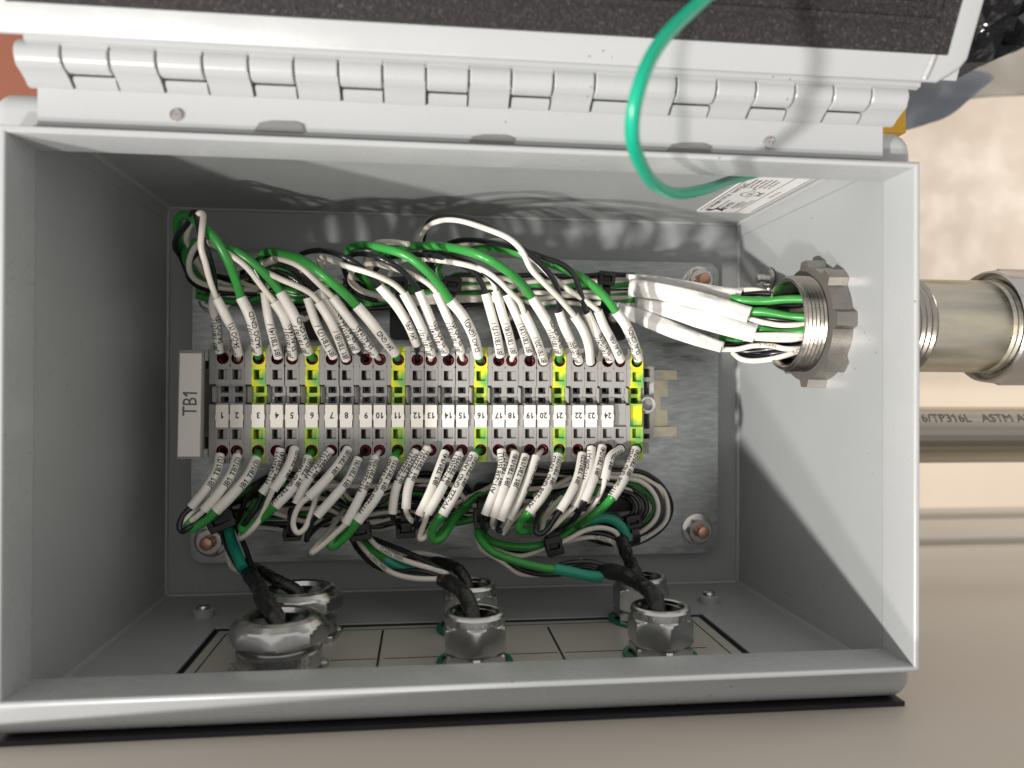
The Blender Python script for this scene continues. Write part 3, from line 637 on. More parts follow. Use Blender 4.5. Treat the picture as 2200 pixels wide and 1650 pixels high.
# ================================================================== TERMINAL WIRES
WR = {'b':1.27,'w':1.27,'g':1.92}; WM = {'b':'wblack','w':'wwhite','g':'wgreen'}; WN = {'b':'black','w':'white','g':'green'}
def depth_path(reg, pts, z0, zp, z1, tp_=.35):
    out = []; n = len(pts)
    # arclength in pixels
    q = [Q(reg,p) for p in pts]; L = [0]
    for a, b in zip(q, q[1:]): L.append(L[-1]+math.hypot(b[0]-a[0], b[1]-a[1]))
    for (x, y), l in zip(q, L):
        t = l/max(L[-1],1e-6)
        if t < tp_: k = t/tp_; z = z0+(zp-z0)*math.sin(k*math.pi/2)
        else: k = (t-tp_)/(1-tp_); z = zp+(z1-zp)*(.5-.5*math.cos(k*math.pi))
        out.append(P(x, y, z))
    return out
SL = 2.12
def terminal_wire(n_, side, col, hole, sleeve, tail, lines, roll, reg, zs=68, zp=78, z1=30, stub=None):
    top = side == 'above'
    hx, hy = Q(reg, hole); hp = P(hx, hy, 46)
    sp = []
    m = len(sleeve)
    for k, p in enumerate(sleeve):
        x, y = Q(reg, p); t = k/(m-1); sp.append(P(x, y, 52.6+(zs-52.6)*math.sin(t*math.pi/2)))
    spath = catmull(sp, 6); tl = depth_path(reg, [sleeve[-1]]+tail, zs, zp, z1)[0:]
    base = hp; lab = '%s sleeved wire %s the %s' % (WN[col], 'rising from' if top else 'hanging under', where(n_))
    t = thing('terminal_wire', base, lab, 'wire', 'wires entering the terminals from '+side)
    full = [hp+Vector((0,0,-4)), hp] + ([sp[0]+(hp-sp[0])*.35] if (hp-sp[0]).length > 3 else []) + spath[::2] + tl[1:]
    g = G(); tube(g, catmull(full, 4), WR[col], 10 if col != 'g' else 12); make('wire', g, WM[col], t, smooth=80)
    g = G(); tube(g, spath, SL+(.25 if col == 'g' else 0), 14, inner=SL-.32+(.25 if col == 'g' else 0)); s_o = make('marker_sleeve', g, 'sleeve', t, smooth=60)
    rp = spath if top else spath[::-1]; r = SL+(.25 if col == 'g' else 0)
    g = G()
    for j, s in enumerate(lines):
        if not s: continue
        phi = (.66 if j == 0 else -.66)+roll
        wid = .98
        Ltot = sum((b-a).length for a, b in zip(rp, rp[1:]))
        vs, fs = text_geo(s, 3.3, wid, .055, 'LEFT'); wt = max(v[0] for v in vs); sxx = wid*min(1, (Ltot-2)/wt)
        if top: text_on_path(g, rp, r, s, 3.3, 1.6+(3.5 if j and wt*sxx/wid < Ltot-7 else 0), phi, sxx, False, .055)
        else: text_on_path(g, rp, r, s, 3.3, 1.8, phi, sxx, True, .055)
    if g.v: make('lettering', g, 'ink', s_o, smooth=0)
def J(n_): return 'JB1 TB1(%d)' % n_
S = [
(1,'b','A',(443,1210),[(405,1160),(388,950),(362,800),(375,695)],[(350,480),(270,260),(213,60),(170,135),(75,255),(60,340),(105,410),(200,600),(400,700)],[J(1)+' /','S4-DO (F)'],.15,66,84,30),
(2,'w','A',(560,1220),[(558,1178),(520,1000),(450,860),(385,735)],[(335,600),(295,450),(262,330),(270,200),(280,80),(240,75),(170,170),(150,250),(165,310),(300,560),(500,640)],[J(2)+' /','S4-DO (1)'],.75,70,88,32),
(3,'g','A',(715,1200),[(708,1158),(690,1040),(650,880),(578,730)],[(545,620),(470,430),(370,260),(250,150),(160,85),(95,95),(75,200),(120,380),(230,540),(420,620)],[J(3)+' /','S4-DO GND'],.3,68,84,30),
(4,'b','A',(878,1215),[(875,1200),(835,1050),(795,880),(770,690)],[(720,560),(640,450),(500,360),(340,320),(210,400),(155,520),(220,630),(400,690),(700,700)],[J(4)+' /',''],-.6,64,70,28),
(5,'w','A',(985,1215),[(985,1205),(965,1040),(915,880),(840,765)],[(740,640),(620,490),(480,385),(330,300),(240,310),(175,420),(180,540),(270,620),(450,660),(700,670)],[J(5)+' /','S3-AI (4A)'],.1,68,80,30),
(6,'g','A',(1150,1215),[(1108,1160),(1060,1040),(1000,880),(890,690)],[(820,600),(700,480),(560,380),(420,330),(280,290),(170,330),(140,430),(240,570),(450,650)],[J(6)+' /','S3-AI GND'],.1,68,78,30),
(7,'b','A',(1300,1215),[(1312,1200),(1245,1080),(1170,930),(1105,735)],[(1040,620),(960,560),(830,530),(650,560),(500,580),(380,560)],[J(7)+' /',''],-.6,62,64,28),
(8,'w','A',(1410,1220),[(1408,1218),(1345,1050),(1280,910),(1190,765)],[(1130,700),(1040,650),(900,590),(770,530),(620,485),(545,520),(590,610),(720,660)],[J(8)+' /',''],-.6,68,76,30),
(9,'b','A',(1560,1215),[(1490,1150),(1400,980),(1290,830),(1185,670)],[(1110,580),(1030,510),(920,465),(800,470),(700,530),(640,580)],[J(9)+' /','S3-AI (E1A)'],-.1,66,74,30),
(10,'w','A',(1670,1215),[(1630,1178),(1530,1030),(1410,870),(1300,725)],[(1180,610),(1060,500),(950,445),(830,425),(730,490),(700,580),(800,650)],[J(10)+' /','S3-AI (1A)'],.3,70,80,30),
(11,'g','A',(1815,1210),[(1792,1170),(1690,1040),(1590,910),(1490,795)],[(1370,675),(1220,550),(1060,435),(910,385),(790,370),(740,410),(800,520),(950,600)],['','24V GND'],.7,72,86,30),
(12,'b','A',(1970,1220),[(1960,1098),(1900,950),(1800,790),(1668,640)],[(1610,570),(1520,490),(1400,415),(1250,365),(1130,365),(1030,410),(1020,520),(1150,640)],['','24V (F9)'],.75,72,80,30),
(13,'w','A',(2070,1225),[(2080,1183),(2030,1040),(1960,880),(1860,695)],[(1760,610),(1600,540),(1400,480),(1280,430),(1205,410),(1210,500),(1290,580),(1500,650)],[J(13)+' /','24V (9)'],0,72,82,32),
(14,'b','B',(245,1225),[(207,1165),(140,1020),(70,850),(0,680)],[(1860,530,'A'),(1700,430,'A'),(1540,385,'A'),(1430,410,'A'),(1390,500,'A'),(1450,620,'A'),(1600,690,'A')],[J(14)+' /','S2-AO (E1)'],0,70,80,30),
(15,'w','B',(345,1225),[(330,1160),(280,1010),(215,860),(140,690)],[(60,610),(1900,540,'A'),(1750,490,'A'),(1600,460,'A'),(1480,500,'A'),(1445,590,'A'),(1550,680,'A'),(1750,730,'A')],[J(15)+' /','S2-AO (1)'],0,68,74,30),
(16,'g','B',(485,1225),[(470,1190),(430,1040),(350,880),(248,755)],[(160,630),(60,520),(1900,410,'A'),(1740,350,'A'),(1580,322,'A'),(1450,335,'A'),(1420,420,'A'),(1520,560,'A'),(1650,640,'A')],['','S2-AO (GND)'],.7,72,86,30),
(17,'b','B',(625,1235),[(642,1190),(612,1020),(570,860),(525,700)],[(495,620),(430,530),(330,470),(200,420),(60,395),(1850,400,'A'),(1700,440,'A'),(1620,540,'A')],[J(17)+' /',''],-.55,66,74,30),
(18,'w','B',(725,1230),[(747,1175),(705,1010),(655,850),(607,678)],[(580,600),(500,520),(400,480),(250,450),(100,430),(1950,415,'A'),(1800,460,'A'),(1750,560,'A')],[J(18)+' /',''],-.55,68,78,32),
(19,'b','B',(865,1240),[(872,1165),(825,1010),(765,860),(692,705)],[(600,600),(500,520),(380,450),(250,400),(100,380),(1980,380,'A'),(1900,440,'A')],[J(19)+' /',''],-.5,68,76,30),
(20,'w','B',(975,1245),[(988,1238),(945,1110),(890,980),(828,850)],[(790,760),(720,690),(620,590),(500,510),(350,465),(150,440),(40,420),(1900,430,'A')],[J(20)+' /',''],-.5,70,82,32),
(21,'g','B',(1105,1230),[(1105,1160),(1065,1030),(985,880),(890,730)],[(800,610),(680,510),(520,415),(340,355),(150,325),(0,325),(1850,335,'A'),(1720,370,'A'),(1680,420,'A')],[J(21)+' /','S3-AI (GND)'],-.1,72,92,34),
(22,'b','B',(1245,1235),[(1262,1235),(1205,1090),(1145,960),(1103,840)],[(1100,700),(1040,560),(900,410),(740,300),(610,210),(450,125),(280,85),(140,95),(60,170),(35,290),(50,440),(60,540)],[J(22)+' /','24V (F7)'],.15,72,90,34),
(23,'w','B',(1345,1240),[(1352,1240),(1335,1100),(1290,980),(1222,872)],[(1100,730),(970,600),(880,500),(810,360),(700,260),(520,185),(320,125),(170,125),(60,180),(12,290),(20,430),(70,520)],['',''],.5,74,96,34),
(24,'b','B',(1485,1235),[(1507,1220),(1440,1090),(1375,960),(1320,850)],[(1275,700),(1220,550),(1120,465),(980,415),(850,370),(680,320),(460,280),(300,285),(190,340),(110,460),(110,560)],[J(24)+' /','S3-AI (E1B)'],.05,70,84,32),
(25,'w','B',(1580,1240),[(1592,1222),(1520,1070),(1455,950),(1410,835)],[(1320,760),(1180,670),(1050,570),(930,450),(820,390),(740,300),(620,285),(430,305),(270,340),(150,430),(70,520)],['','S3-AI (1B)'],.35,70,80,32),
(26,'g','B',(1715,1240),[(1730,1212),(1685,1070),(1625,940),(1550,838)],[(1460,720),(1330,605),(1180,520),(1000,450),(820,390),(610,340),(420,335),(240,390),(140,500),(180,600)],[J(26)+' /','S3-AI (GND)'],.35,70,76,30),
]
for (n_,c,reg,h,sl,tl,ls_,ro,zs,zp,z1) in S: terminal_wire(n_, 'above', c, h, sl, tl, ls_, ro, reg, zs, zp, z1)
S2 = [
(1,'b','C',(440,445),[(412,468),(385,600),(300,740),(185,880)],[(125,940),(92,1020),(115,1070),(180,1030),(330,920),(520,850),(650,800)],['',J(1)],.5,62,64,24),
(2,'w','C',(560,440),[(550,475),(500,620),(400,770),(285,905)],[(215,965),(145,1010),(160,950),(260,870),(420,800),(600,760)],['',J(2)],.45,64,62,26),
(3,'g','C',(715,445),[(702,495),(630,640),(510,780),(378,912)],[(320,970),(240,1025),(175,1050),(175,990),(300,860),(480,780),(660,730)],['',J(3)],.4,64,62,24),
(4,'b','C',(870,440),[(890,422),(855,570),(805,690),(745,772)],[(725,830),(670,930),(605,1010),(580,1060),(640,960),(760,830)],['FIT-242(1) /',J(4)],.1,60,58,24),
(5,'w','C',(985,440),[(1000,418),(965,530),(905,640),(832,742)],[(805,800),(740,950),(660,1060),(572,1125),(600,1050),(700,930),(850,850)],['',J(5)],-.3,64,60,24),
(6,'g','C',(1140,440),[(1108,490),(1060,610),(970,740),(845,872)],[(790,925),(710,990),(620,1060),(590,1030),(680,900),(820,780)],['FIT-242 GND TAPED',J(6)],.15,64,58,24),
(7,'b','C',(1310,435),[(1285,430),(1185,560),(1090,690),(1015,852)],[(995,920),(975,1000),(960,1080),(1050,1010)],['FIT-220(1) /',J(7)],-.05,62,54,22),
(8,'w','C',(1410,430),[(1422,420),(1345,545),(1230,680),(1110,800)],[(1050,850),(1005,930),(990,1020),(1025,1080),(1085,1040),(1140,900),(1180,780),(1260,715),(1450,710),(1700,712)],['',J(8)],.3,66,62,32),
(9,'b','C',(1550,440),[(1502,495),(1425,660),(1310,800),(1175,950)],[(1125,1020),(1095,1140),(1130,1080),(1260,980),(1400,950)],['',J(9)],.45,64,58,22),
(10,'w','C',(1670,440),[(1635,490),(1580,650),(1500,830),(1402,1010)],[(1340,1070),(1230,1170),(1135,1240),(1190,1170),(1290,1040),(1380,920),(1440,850)],['FIT-220(10) /',J(10)],.1,66,62,24),
(11,'g','C',(1815,440),[(1785,498),(1710,670),(1620,830),(1495,992)],[(1430,1080),(1360,1150),(1300,1190),(1290,1150),(1400,1020),(1560,880),(1750,780)],['FIT-220 GND TAPED',J(11)],.2,66,60,24),
(12,'b','C',(1955,435),[(1962,432),(1865,590),(1795,750),(1770,932)],[(1785,985),(1840,1040),(1900,1000)],['FV-222(1) /',J(12)],.1,58,50,24),
(13,'w','C',(2075,435),[(2050,412),(1960,570),(1895,730),(1878,892)],[(1890,940),(1935,990),(2000,960),(2100,900)],['FV-222(2) /',J(13)],.1,60,56,28),
(14,'b','D',(220,430),[(208,442),(150,600),(85,770),(0,945)],[(1945,1020,'C'),(1935,1060,'C'),(1990,1010,'C'),(2080,960,'C')],['',J(14)],.35,62,54,24),
(15,'w','D',(325,430),[(320,460),(240,620),(155,780),(68,930)],[(45,1000),(15,1080),(8,1130),(55,1105),(110,1010),(170,930),(300,860)],['FV-222(6) /',J(15)],.1,64,58,24),
(16,'g','D',(475,425),[(435,465),(360,620),(280,780),(185,942)],[(145,990),(100,1070),(120,1140),(190,1110),(290,960),(400,860),(520,790)],['FV-222 GND TAPED',J(16)],-.1,64,58,24),
(17,'b','D',(620,430),[(650,430),(655,560),(600,740),(520,942)],[(500,1000),(520,1060),(560,1000)],['AIT-238 J5(1) /',J(17)],-.1,60,52,24),
(18,'w','D',(725,430),[(758,450),(715,600),(655,780),(588,962)],[(580,1020),(610,1030),(680,960)],['',J(18)],.4,62,56,24),
(19,'b','D',(865,440),[(838,470),(780,650),(710,830),(642,985)],[(620,1050),(660,1060),(760,980)],['',J(19)],.5,64,56,24),
(20,'w','D',(970,430),[(925,480),(855,670),(785,830),(708,972)],[(670,1060),(665,1080),(730,990),(850,880),(960,800)],['',J(20)],-.5,61,54,24),
(21,'g','D',(1105,430),[(1097,470),(1050,640),(975,780),(868,922)],[(810,985),(785,1050),(840,1070),(940,1040),(1060,1010)],['AIT-238 GND TAPED',J(21)],.15,66,60,30),
(22,'b','D',(1240,430),[(1287,460),(1255,630),(1190,780),(1110,908)],[(1060,985),(1000,1065),(940,1090),(918,1040),(950,930),(1040,810),(1150,740)],['',J(22)],.3,66,64,26),
(23,'w','D',(1345,430),[(1360,410),(1345,570),(1290,730),(1225,872)],[(1150,945),(1060,1030),(990,1080),(970,1040),(1010,940),(1100,860)],['FIT-208(2) /',''],.1,62,60,26),
(24,'b','D',(1480,430),[(1445,402),(1410,560),(1360,700),(1305,832)],[(1265,910),(1190,1000),(1090,1060),(1000,1090)],['',J(24)],.35,66,58,26),
(25,'w','D',(1580,430),[(1592,420),(1515,475),(1485,570),(1465,660)],[(1450,720),(1400,820),(1310,950),(1210,1045),(1120,1070)],['','JB1 TB1(25)'],-.1,64,60,26),
(26,'g','D',(1720,405),[(1710,422),(1655,570),(1590,700),(1522,802)],[(1450,880),(1340,965),(1220,1050),(1120,1095)],['FIT-208 GND TAPED',J(26)],.15,66,58,28),
]
for (n_,c,reg,h,sl,tl,ls_,ro,zs,zp,z1) in S2: terminal_wire(n_, 'below', c, h, sl, tl, ls_, ro, reg, zs, zp, z1)

# ================================================================== HARNESS WIRES
SEEN = {}
def wire(name, reg, pts, zs, col, label, cat='wire', group=None, r=None, m=None, flat=1, n=8, print_=None, parent=None):
    if not isinstance(zs, (list,tuple)): zs = [zs, zs]
    q = [Q(reg,p) for p in pts]; k = len(q); path = []
    for i, (x, y) in enumerate(q):
        t = i/(k-1)*(len(zs)-1); a = int(min(t, len(zs)-2)); path.append(P(x, y, zs[a]+(zs[a+1]-zs[a])*(t-a)))
    path = catmull(path, 6); g = G(); tube(g, path, r or WR[col], n, flat=flat)
    if parent is not None: return make(name, g, m or WM[col], parent, smooth=80), path
    o = make(name, g, m or WM[col], label=label, cat=cat, group=group, smooth=80)
    if print_:
        s, st_, phi = print_; gg = G(); rp = path if path[-1].x > path[0].x else path[::-1]
        text_on_path(gg, rp, r or WR[col], s, 2.2, st_, phi, .9); 
        if gg.v: make('print', gg, 'ink', o, smooth=0)
    return o, path
R = random.Random(5)
OR2 = ['first','second','third','fourth','fifth','sixth','seventh','eighth','ninth','tenth','eleventh','twelfth']
def rank(seq, k, vals=None):
    c = seq[k]; ids = [i for i in range(len(seq)) if seq[i] == c]
    if vals: ids.sort(key=lambda i: vals[i])
    return OR2[ids.index(k)]
NW = 'zero first second third fourth fifth sixth seventh eighth ninth tenth eleventh twelfth thirteenth fourteenth fifteenth sixteenth seventeenth eighteenth nineteenth twentieth twenty-first twenty-second twenty-third twenty-fourth twenty-fifth twenty-sixth'.split()
def near_block(reg, p):
    x, y = Q(reg, p); return NW[min(range(26), key=lambda i: abs(NX[i]-x))+1]+' terminal'
# upper harness running right to the conduit
nU = 15
for k in range(nU):
    c = 'bwbwbgwbwbgwbgw'[k]; u = k/(nU-1)
    yA = 590+150*u; pts = []
    for j, x in enumerate((230,420,620,820,1020,1220,1420,1620,1820,2020)):
        pts.append((x, yA+(x-230)*.02+R.uniform(-34,34)+(40 if x > 800 and k % 3 == 0 else 0), 'A'))
    for x in (280,480,700,900,1100,1300,1460,1600,1700): pts.append((x, 560+215*((k*7 % nU)/(nU-1) if x < 900 else u)+R.uniform(-14,14), 'B'))
    hue = {'b':'black','w':'white','g':'green'}[c]
    wire('harness_wire', 'A', pts, [18+R.uniform(0,8),30,24+R.uniform(0,14),34], c, '%s %s wire from the top of the upper bundle running to the conduit' % (rank('bwbwbgwbwbgwbgw', k), hue), group='wires of the upper bundle')
# lower harness
nL = 22
for k in range(nL):
    c = 'bwbgbwbbwgbwbwbgbwwbbw'[k]; u = k/(nL-1)
    x0 = 330 if u > .3 else 560; pts = []
    y0 = 640+400*u
    for x in (x0, x0+250, x0+500, x0+750, 1250, 1450, 1650, 1850, 2050):
        if pts and x <= pts[-1][0]: continue
        squeeze = math.exp(-((x-1500)/160)**2)+math.exp(-((x-470)/120)**2)
        pts.append((x, y0*(1-.55*squeeze)+.55*squeeze*1020+R.uniform(-32,32), 'C'))
    for x in (240,440,640,850,1050,1250,1420):
        squeeze = math.exp(-((x-480)/120)**2)
        yy_ = 600+400*((u*1.7+.2) % 1.0)
        pts.append((x, yy_*(1-.6*squeeze)+.6*squeeze*980+R.uniform(-26,26), 'D'))
    hue = WN[c]
    wire('harness_wire', 'C', pts, [16+R.uniform(0,6),24+R.uniform(-4,8),18+R.uniform(0,14),20+R.uniform(0,10)], c, '%s %s wire from the top of the lower bundle behind the sleeves' % (rank('bwbgbwbbwgbwbwbgbwwbbw', k), hue), group='wires of the lower bundle')
# slack coil at right
for k in range(13):
    c = 'bwbwbwgbwbwwb'[k]; f = .34+.66*k/12; cx, cy = 1540+30*f, 880
    pts = [(1250+R.uniform(-30,30), 600+60*(1-f)+R.uniform(-10,10))]
    for a in (-75,-50,-25,0,25,50,75,100,125):
        pts.append((cx+425*f*math.cos(math.radians(a))*(1+R.uniform(-.03,.03)), cy+300*f*math.sin(math.radians(a))*(1+R.uniform(-.03,.03))))
    wire('coiled_wire', 'D', pts, [24+R.uniform(-4,8),20+R.uniform(-4,14),18+R.uniform(0,10)], c, '%s %s loop from the centre of the slack coil at the lower right' % (rank('bwbwbwgbwbwwb', k), WN[c]), group='slack coil loops')
# extra loops above the row (visible background loops)
EXT = [('b','A',[(1700,440),(1520,480),(1430,560),(1440,640),(1550,730),(1700,760)],[60,40,30]),('w','A',[(1560,470),(1460,520),(1440,600),(1530,680),(1700,730),(1900,740)],[56,40,30]),
 ('w','A',[(1900,310),(1750,292),(1640,305),(1560,400),(1600,520)],[70,60,40]),('b','A',[(830,420),(740,430),(680,450),(600,520),(560,600)],[50,40,30]),('g','A',[(1560,560),(1600,650),(1650,720)],[46,34,28]),
 ('b','B',[(100,450),(80,540),(60,640),(120,700)],[40,34,30]),('w','A',[(1240,440),(1215,520),(1260,560)],[44,40,36]),('g','A',[(860,470),(980,540),(1100,620)],[50,40,34]),
 ('b','A',[(820,460),(940,490),(1040,560),(1140,680)],[56,52,48]),('w','A',[(760,470),(900,430),(1000,460),(1130,560),(1260,690)],[60,66,60]),('b','A',[(1010,410),(960,460),(1000,560),(1120,640)],[50,40,36])]
for c, reg, pts, zs in EXT: wire('loop_wire', reg, pts, zs, c, '%s loose loop over the upper bundle above the %s%s' % (WN[c], near_block(reg, pts[-1]), ', rising from the harness' if pts[-1][1] > pts[0][1]+160 and zs[0] > 49 else ''), group='loose loops above the terminals')
# spots below
EXB = [('g','D',[(560,730),(420,820),(300,930),(190,1060),(130,1140)],[30,36,44]),('b','C',[(740,680),(640,780),(590,880),(560,960),(520,1040)],[44,40,36]),('w','D',[(620,690),(480,760),(330,830),(200,900)],[34,30,28]),('w','D',[(1200,640),(1060,720),(900,790)],[30,30,28]),
 ('g','C',[(700,830),(640,930),(580,1000)],[40,36,34]),('w','C',[(830,920),(960,960),(1150,1000),(1400,960)],[34,32,30]),('g','C',[(1240,740),(1100,740),(960,700)],[30,28,26]),('w','D',[(1130,800),(1000,930),(960,1050)],[52,46,40])]
for c, reg, pts, zs in EXB: wire('loop_wire', reg, pts, zs, c, '%s loose loop behind the lower sleeves under the %s' % (WN[c], near_block(reg, pts[len(pts)//2])), group='loose loops below the terminals')

# ================================================================== CABLE GLANDS
def gland(x, z, kind, lab, rot=0):
    c = (x, YB-1.0, z); t = thing('cable_gland', c, lab, 'cable gland', 'cable glands on the gland plate')
    if kind == 'hex':
        g = G(); g.lathe([(11.2,5.6),(11.2,6.4),(13.0,6.5,6),(13.4,7.2,6),(13.4,14.7,6),(13.1,15.4,6),(12.6,16.0,6),(12.1,16.4,6),(11.9,16.6),(12.0,19.4),(11.6,20.4),(10.8,20.9),(9.8,20.9),(9.2,20.4),(9.0,19.2),(8.2,19.0),(8.0,17),(7.6,12)], c, 1, 60); make('gland_nut', g, 'alu', t, smooth=13)
        g = G(); g.lathe([(12.8,.9,6),(13.1,1.4,6),(13.1,4.6,6),(12.2,5.4,6),(11.2,5.6)], c, 1, 60); make('gland_body', g, 'alu', t, smooth=13)
        g = G(); g.lathe([(14.6,0),(15.2,.5),(14.9,1.4),(13,1.5)], c, 1, 40); make('sealing_ring', g, 'seal', t)
        gg = G(); ss = 'CONDUIT FITTING 3/4 LISTED GLAND CAST '
        for k in range(26):
            a = k*2*math.pi/26; vs, fs = text_geo(ss[k], 2.2, 1, .02, 'CENTER')
            gg.add([(c[0]+12.1*math.sin(a+v[0]/12.0), c[1]+18.0+v[1]*.95, c[2]+12.1*math.cos(a+v[0]/12.0)) for v in vs], fs)
        o = make('embossed_text', gg, 'emb', t, smooth=0)
    else:
        g = G(); g.lathe([(11.8,12.6),(18.2,12.7,8),(18.6,13.4,8),(18.6,16.2,8),(18.3,17.3,8),(17.8,18.1,8),(17.1,18.9,8),(16.4,19.5),(15.2,20.6),(13.2,21.4),(11.2,21.0),(10.2,19.2),(9.6,14)], c, 1, 64); make('gland_nut', g, 'alu', t, smooth=13)
        g = G(); g.lathe([(12.4,8),(12.2,9.6),(12.6,10.1),(12.2,10.6),(12.6,11.1),(12.2,11.6),(12.6,12.1),(12.2,12.8)], c, 1, 48); make('thread', g, 'alu', t)
        g = G(); g.lathe([(12.4,9.2),(15.2,9.2),(15.9,8.6),(16.0,1.8),(15.4,1.5)], c, 1, 48)
        for k in range(8):
            a = k*math.pi/4+.2; g.lathe([(2.2,0),(2.2,2.0),(1.6,2.4)], (c[0]+16.4*math.sin(a), c[1], c[2]+16.4*math.cos(a)), 1, 8)
        g.lathe([(17.6,.1),(17.6,1.7),(15,1.8)], c, 1, 48); make('gland_body', g, 'alu', t, smooth=13)
        g = G(); g.lathe([(10.1,15.2),(6,15.5),(5.2,12)], c, 1, 32); make('sealing_ring', g, 'seal', t)
        gg = G(); rows = ('CRUSE 3 CONDUIT','2010 HUB LISTED','IRON CO CAST ALU')
        for rI, ss in enumerate(rows):
            for k in range(len(ss)):
                a = -1.3+k*.16; vs, fs = text_geo(ss[k], 2.3, 1, .02, 'CENTER')
                gg.add([(c[0]+16.1*math.sin(a+v[0]/16.0), c[1]+7.2-rI*2.1+v[1]*.9, c[2]+16.1*math.cos(a+v[0]/16.0)) for v in vs], fs)
        make('embossed_text', gg, 'emb', t, smooth=0)
    return t
GL = [(-76.0,111,'oct','large front left gland with an eight sided nut'),(-75.0,69,'oct','large gland at the rear left behind the first one'),(-1.5,111,'hex','middle gland in the front row'),(-.7,67,'hex','middle gland in the rear row'),(73.5,110.5,'hex','right gland in the front row'),(79.5,61,'hex','right gland in the rear row')]
for a in GL: gland(a[0], a[1], a[2], 'silver cast cable gland, '+a[3])
# taped cables going down into the glands
def taped(pts, zs, r, label, gi):
    q = [P(x,y,z) for (x,y), z in zip(pts, zs)]; gx, gz = GL[gi][0], GL[gi][1]
    q.append(Vector((gx-1, YB+17, gz-1))); q.append(Vector((gx, YB+6, gz)))
    path = catmull(q, 9); ph = R.uniform(0,6)
    g = G(); tube(g, path, r, 16, rf=lambda t: r*(1+.035*math.sin(t*38+ph)+.03*math.sin(t*71+ph*2)+.05*math.sin(t*11))*(.72 if t < .04 else 1))
    t = make('taped_cable', g, 'tape', label=label, cat='cable', group='black taped cables entering the glands', smooth=70)
    n = max(3, int(len(path)/7)); F = frames(path)
    for k in range(1, n):                # tape edges: a lap running round the cable
        i = int(k*len(path)/n); 
        if i >= len(path)-12: break
        pp = []
        for j in range(15):
            a = 2*math.pi*j/14+k; ii = min(len(path)-1, i+int(j/5)); tt, nn, bb = F[ii]; rr = r*1.02
            pp.append(path[ii]+nn*math.cos(a)*rr+bb*math.sin(a)*rr)
        g = G(); tube(g, pp, .13, 5); make('tape_lap', g, 'tape', t)
    return t
taped([(523,1208),(540,1238),(556,1262),(568,1290)],[44,58,76,98],3.4,'black taped cable dropping into the front left gland',0)
taped([(545,1222),(567,1231),(592,1245)],[40,52,64],2.7,'black taped cable dropping into the rear left gland',1)
taped([(945,1243),(975,1257),(1000,1280)],[62,78,100],3.2,'black taped cable dropping into the front middle gland',2)
taped([(918,1207),(960,1212),(990,1228)],[42,52,62],2.7,'black taped cable dropping into the rear middle gland',3)
taped([(1290,1224),(1335,1233),(1378,1256),(1404,1280)],[66,78,92,104],3.5,'black taped cable dropping into the front right gland',4)
taped([(1333,1150),(1346,1190),(1360,1220)],[38,46,56],3.2,'black taped cable dropping into the rear right gland',5)
BR = [ # colour/material, region, points, depths, text
('g',None,'C',[(470,960),(474,1010)],[34,36]),('x','teal','C',[(472,1005),(505,1150),(550,1260),(590,1365)],[38,42,50,56]),('b',None,'C',[(440,1000),(432,1060),(455,1160),(520,1290),(575,1375)],[34,36,40,48]),('b',None,'C',[(545,1040),(580,1120),(625,1230),(660,1330),(700,1400)],[40,46,52,60]),('w',None,'C',[(470,1180),(478,1270),(510,1350),(580,1390)],[32,34,40]),('x','teal','C',[(640,1350),(680,1350),(725,1370)],[36,38,40]),
('b',None,'C',[(1440,1110),(1500,1210),(1620,1330),(1780,1385),(1980,1378),(2160,1425)],[34,40,50,58,64]),('w',None,'C',[(1485,1115),(1550,1210),(1660,1320),(1780,1400),(1950,1440),(2160,1445)],[34,42,52,60,66]),('g',None,'C',[(1540,1130),(1620,1220),(1735,1290)],[34,42,48]),('x','teal','C',[(1725,1285),(1830,1345),(1930,1370),(2050,1380)],[48,50,54]),
('w',None,'C',[(1560,1085),(1650,1185),(1800,1270),(1950,1325),(2110,1370),(2200,1405)],[38,48,56,62,68]),('b',None,'C',[(1580,1110),(1740,1175),(1900,1240),(2050,1310),(2200,1395)],[36,46,54,60,66]),('w',None,'C',[(1840,1250),(1960,1238),(2080,1255),(2190,1290)],[34,38,44]),('b',None,'C',[(1850,1290),(2000,1275),(2100,1290),(2200,1310)],[34,38,44]),('x','teal','C',[(2080,1335),(2170,1350)],[40,44]),
('g',None,'D',[(465,1030),(485,1130),(590,1235),(790,1310),(950,1350),(1080,1368)],[42,54,62,68,70]),('x','teal','D',[(1066,1362),(1200,1390),(1330,1418),(1445,1428)],[70,70,70]),
('g',None,'D',[(500,1090),(590,1155),(740,1190),(890,1190),(1020,1160),(1140,1110),(1260,1030),(1370,990)],[36,42,46,44,40,38]),('x','teal','D',[(1350,990),(1440,965),(1540,985),(1610,1050),(1645,1140)],[38,38,38,38]),
('w',None,'D',[(460,1130),(500,1215),(610,1280),(700,1340),(790,1400),(920,1412),(1060,1385),(1160,1340),(1290,1300)],[36,46,52,56,58]),('b',None,'D',[(640,1180),(750,1240),(900,1232),(1030,1190),(1150,1120),(1300,1080),(1450,1090),(1560,1140),(1600,1200)],[34,40,42,40,38]),('w',None,'D',[(560,1170),(680,1240),(820,1262),(980,1210),(1160,1140),(1300,1065),(1430,1040),(1540,1070),(1600,1150)],[36,42,46,46,42,38]),
('b',None,'D',[(680,1290),(820,1375),(1000,1410),(1200,1395),(1330,1385),(1450,1400)],[48,56,62,64,66]),('b',None,'D',[(1040,1360),(1180,1318),(1340,1308),(1480,1340),(1560,1370)],[60,64,68,72]),('w',None,'D',[(1160,1150),(1300,1118),(1420,1118),(1520,1150),(1580,1210)],[38,40,40]),('b',None,'D',[(800,1340),(960,1380),(1150,1370),(1300,1350),(1440,1380)],[56,60,62,64])]
